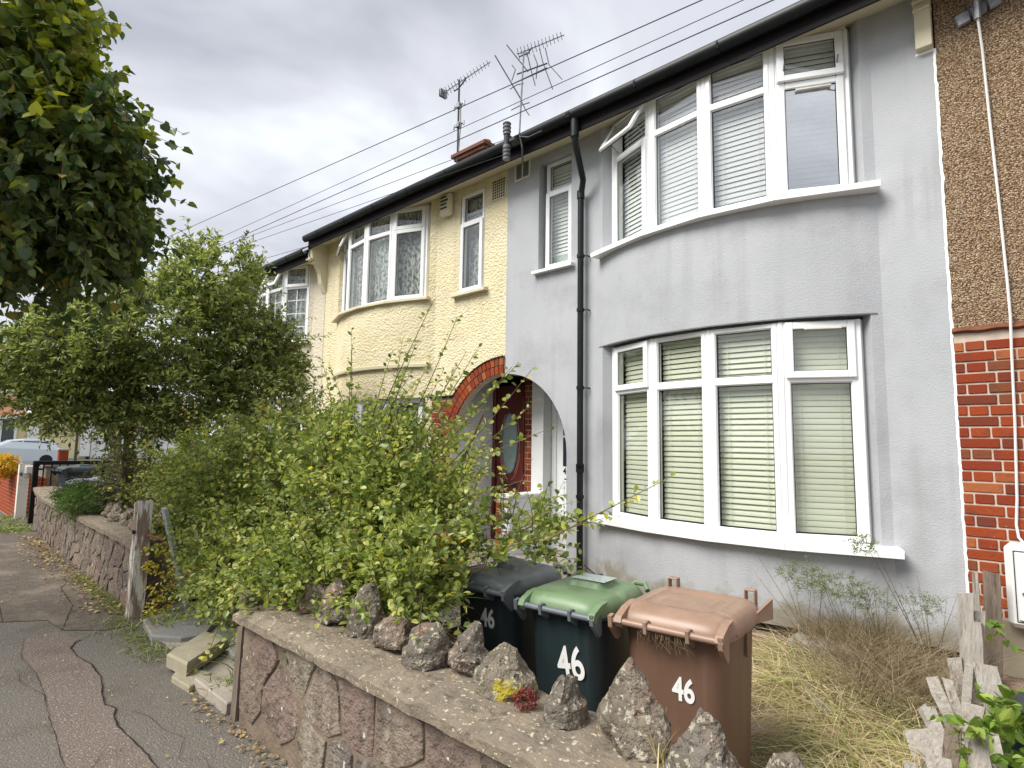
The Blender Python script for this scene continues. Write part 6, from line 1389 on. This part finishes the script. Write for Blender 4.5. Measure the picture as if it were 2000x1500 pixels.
foliage(ft, [(-78, 1.5, 6.2, 2.2, 2.4, 2.0, 1), (-78, -.6, 5.8, 2, 2, 1.5, .7)], 600, 12, LEAF_OVAL, (.25, .45), .7, (.5, 1.2), 'lime_leaf', seed=18, stem_r=.03)

# grasses and weeds
def blades(name, n, xy, zf, hr, m, wd=.004, lean=.5, seed=0, parent=None, label=None, cat=None, curl=.6):
    rg_ = np.random.default_rng(seed); P0 = xy(rg_, n); P0 = np.column_stack([P0, zf(P0)]); h = rg_.uniform(hr[0], hr[1], n)
    d = norm(np.column_stack([rg_.normal(0, lean, n), rg_.normal(0, lean, n), np.ones(n)])); K = 5; t_ = np.linspace(0, 1, K)
    hz = norm(d * np.array([1, 1, 0]) + rg_.normal(0, .2, (n, 3)) * np.array([1, 1, 0]))
    path = P0[:, None] + d[:, None] * (h[:, None] * t_[None])[..., None] + hz[:, None] * (curl * h[:, None] * t_[None] ** 2)[..., None] - np.array([0, 0, 1.0]) * (curl * .7 * h[:, None] * t_[None] ** 2.4)[..., None]
    sd = norm(np.cross(d, rg_.normal(size=(n, 3)))); w_ = wd * (1 - t_ ** 1.5 * .9)
    V = np.stack([path - sd[:, None] * w_[None, :, None], path + sd[:, None] * w_[None, :, None]], 2).reshape(-1, 3)
    q = np.array([(2 * i, 2 * i + 1, 2 * i + 3, 2 * i + 2) for i in range(K - 1)]); idx = (np.arange(n)[:, None, None] * 2 * K + q[None]).reshape(-1)
    me = bpy.data.meshes.new(name); me.vertices.add(len(V)); me.vertices.foreach_set('co', V.astype(np.float32).ravel()); nf = n * (K - 1)
    me.loops.add(nf * 4); me.loops.foreach_set('vertex_index', idx.astype(np.int32)); me.polygons.add(nf); me.polygons.foreach_set('loop_start', (np.arange(nf) * 4).astype(np.int32)); me.polygons.foreach_set('loop_total', np.full(nf, 4, np.int32))
    at = me.attributes.new('rnd', 'FLOAT', 'POINT'); at.data.foreach_set('value', np.repeat(rg_.random(n) * .995, 2 * K).astype(np.float32)); me.update(); me.validate(); me.materials.append(MATS[m])
    o = link(name, me, parent); o['kind'] = 'stuff'
    if label: tag(o, label, cat)
    return o
def gzv(P_): return -0.14 + 0.19 * np.clip((P_[:, 1] - 2.6) / 2.3, 0, 1)
def tufts(cx, sp):
    def f(r, n):
        c = np.array(cx); i = r.integers(0, len(c), n); return c[i, :2] + r.normal(0, 1, (n, 2)) * (c[i, 2:3] if c.shape[1] > 2 else sp)
    return f
TC = [(-1.38, 4.0, .10), (-1.28, 4.3, .09), (-1.15, 4.1, .08), (-1.05, 3.75, .07), (-.80, 3.25, .07), (-.72, 3.0, .07), (-.62, 2.7, .08), (-.85, 2.5, .06), (-.98, 2.8, .05), (-.75, 3.8, .09), (-1.5, 4.5, .09), (-.62, 3.3, .06), (-.95, 4.25, .10), (-.9, 3.5, .05), (-.55, 3.6, .06), (-.7, 3.1, .16), (-1.2, 4.0, .2)]
blades('dry_grass', 6500, tufts(TC, .1), gzv, (.12, .42), 'straw', .0032, .6, 1, None, 'long straw coloured grass flopping over the bare soil by the brown bin', 'grass', .9)
blades('dry_brush', 3600, tufts([(-1.0, 4.55, .2), (-.85, 4.15, .18), (-1.2, 4.75, .15)], .2), gzv, (.25, .55), 'dry_brush', .0018, .42, 2, None, 'dense thicket of dry brown stalks against the house wall', 'dry brush', .35)
blades('green_grass', 3800, tufts([(-1.1, 3.0, .14), (-.95, 2.75, .12), (-.6, 3.9, .12), (-.65, 4.4, .14), (-1.3, 4.3, .10), (-1.25, 4.1, .08), (-.8, 2.9, .12), (-.8, 4.0, .14), (-.95, 3.3, .1)], .1), gzv, (.08, .24), 'grass_leaf', .003, .5, 3, None, 'fresh green grass clumps between the straw', 'grass', .6)
blades('wall_foot_grass', 1500, lambda r, n: np.column_stack([(x_ := r.uniform(-8.0, -4.6, n)), np.where(x_ < -5.9, 1.55 - (x_ + 5.9) * .02, 1.45 + r.normal(0, .07, n)) + r.normal(0, .045, n) + (x_ + 6) * 0]), lambda P_: np.full(len(P_), .0), (.02, .09), 'grass_leaf', .003, .6, 4, None, 'strip of grass and weeds along the foot of the walls and gateway', 'grass', .5)
blades('slab_weeds', 260, tufts([(-4.0, 1.85, .07), (-3.75, 1.55, .05), (-5.4, 1.7, .08)], .1), lambda P_: np.full(len(P_), .03), (.06, .2), 'grass_leaf', .004, .5, 5, None, 'green weeds sprouting between the loose slabs', 'weeds', .5)
blades('far_grass', 900, tufts([(-13.0, 1.6, .25), (-12.4, 1.55, .15), (-14.2, 1.7, .3)], .1), lambda P_: np.full(len(P_), .0), (.03, .12), 'grass_leaf', .008, .6, 6, None, 'grass verge at the far end of the long wall', 'grass', .5)
o = blades('wall_straw', 40, tufts([(-.905, 1.60, .012), (-2.05, 1.72, .02)], .1), lambda P_: np.full(len(P_), .59), (.08, .19), 'straw', .0022, .22, 7, None, 'dry straws growing from the coping between the rocks', 'dry grass', .2)
for k, (x, y, h_, r_) in enumerate([(-1.42, 4.72, .62, .16), (-1.15, 4.65, .58, .16), (-.98, 4.75, .50, .14), (-.72, 4.85, .52, .10)]):
    wp_ = thing('tall_weed', ['feathery pale weed nearest the brown bin against the grey wall', 'bushy feathery weed under the bay sill', 'dark stemmed weed under the right end of the bay sill', 'thin weed by the broken pickets and house corner'][k], 'weed', (x, y, .05), 'tall weeds against the grey house')
    ex_ = [((x + rng.normal(0, .03), y, .05), (x + rng.normal(-.05, .16), y - rng.uniform(0, .15), h_ * rng.uniform(.75, 1.1) + .08)) for _ in range(7)]
    foliage(wp_, [(x - .05, y - .05, h_ * .95, r_, r_ * .8, h_ * .14, 1)], [110, 120, 60, 50][k], 12, LEAF_LANCE, (.012, .024), .3, (.04, .12), 'weed_leaf', upb=.6, seed=40 + k, stem_r=.0012, extra=ex_)
wp_ = thing('tall_weed', 'grey flowering sprig poking over the white bay sill end', 'weed', (-.98, 4.7, .1), 'tall weeds against the grey house')
foliage(wp_, [(-1.08, 4.70, .86, .07, .05, .05, 1)], 60, 8, LEAF_OVAL, (.010, .018), .7, (.02, .06), 'weed_leaf', seed=61, stem_r=.001, extra=[((-.80, 4.8, .25), (-1.04, 4.72, .86)), ((-.78, 4.8, .2), (-.98, 4.72, .82))])
# broad leaved climber on the pickets
vn = thing('climber', 'broad leaved lime green climber growing through the broken pickets', 'climber', (-.3, 3.3, 0))
foliage(vn, [(-.24, 3.25, .28, .09, .12, .16, 1.2), (-.30, 3.5, .40, .07, .08, .08, .5), (-.34, 3.0, .42, .05, .05, .04, .4), (-.20, 3.05, .18, .08, .1, .12, .8), (-.33, 4.2, .56, .03, .03, .03, .2)], 60, 5, LEAF_HEART, (.040, .075), .95, (.06, .16), 'vine_leaf', n_ind=200, seed=70, stem_r=.002, upb=.2)
rdp = thing('red_plant', 'small dark red stonecrop clump on the coping beside the mossy rock', 'plant', (-1.42, 1.62, .6))
foliage(rdp, [(-1.42, 1.60, .625, .035, .03, .02, 1)], 70, 8, LEAF_OVAL, (.008, .014), .6, (.01, .03), 'red_leaf', seed=71, stem_r=.001)
ivp = thing('yellow_creeper', 'yellowing creeper clinging to the wall end behind the peeling post', 'creeper', (-5.6, 1.75, .3))
foliage(ivp, [(-5.66, 1.72, .40, .03, .12, .22, 1), (-5.66, 1.72, .1, .03, .12, .1, .4)], 60, 7, LEAF_OVAL, (.025, .045), .7, (.03, .10), 'yellow_leaf', seed=72, stem_r=.0015)
# fallen leaves on the pavement
def flat_leaves(name, n, xy, m, label, L_=(.02, .045), z=.012, seed=0):
    r = np.random.default_rng(seed); p = xy(r, n); P_ = np.column_stack([p, np.full(n, z) + r.random(n) * .01]); a = r.uniform(0, 6.28, n)
    D_ = np.column_stack([np.cos(a), np.sin(a), r.normal(0, .2, n)]); Nn = norm(np.column_stack([r.normal(0, .35, n), r.normal(0, .35, n), np.ones(n)])); P_, S_v, D_, N2 = leaf_xf(P_, D_, Nn); L1 = r.uniform(*L_, n)
    o = link(name, leaves_mesh(name, LEAF_OVAL, P_, S_v, D_, N2, L1, L1 * .65, r.random(n) * .99, m)); o['kind'] = 'stuff'; tag(o, label, 'fallen leaves')
flat_leaves('fallen_leaves', 900, lambda r, n: np.column_stack([(x_ := r.uniform(-11.5, -6.0, n)), 1.58 - (x_ + 6) * .028 - np.abs(r.normal(0, .13, n))]), 'dead_leaf', 'drift of dead leaves along the foot of the long wall', seed=1)
flat_leaves('fallen_leaves', 260, lambda r, n: np.column_stack([r.uniform(-9, -2.0, n), r.uniform(.2, 1.38, n)]), 'dead_leaf', 'scattered leaf fragments over the pavement', (.008, .022), seed=2)
flat_leaves('fallen_leaves', 160, lambda r, n: np.column_stack([r.uniform(-3.9, -2.6, n), 1.40 - np.abs(r.normal(0, .05, n))]), 'dead_leaf', 'dead leaves at the foot of the near wall', (.012, .03), seed=3)
flat_leaves('soil_litter', 500, lambda r, n: np.column_stack([r.uniform(-1.4, -.4, n), r.uniform(2.3, 4.8, n)]), 'dead_leaf', 'dry leaf litter over the bare soil', (.01, .03), z=-.02, seed=4)
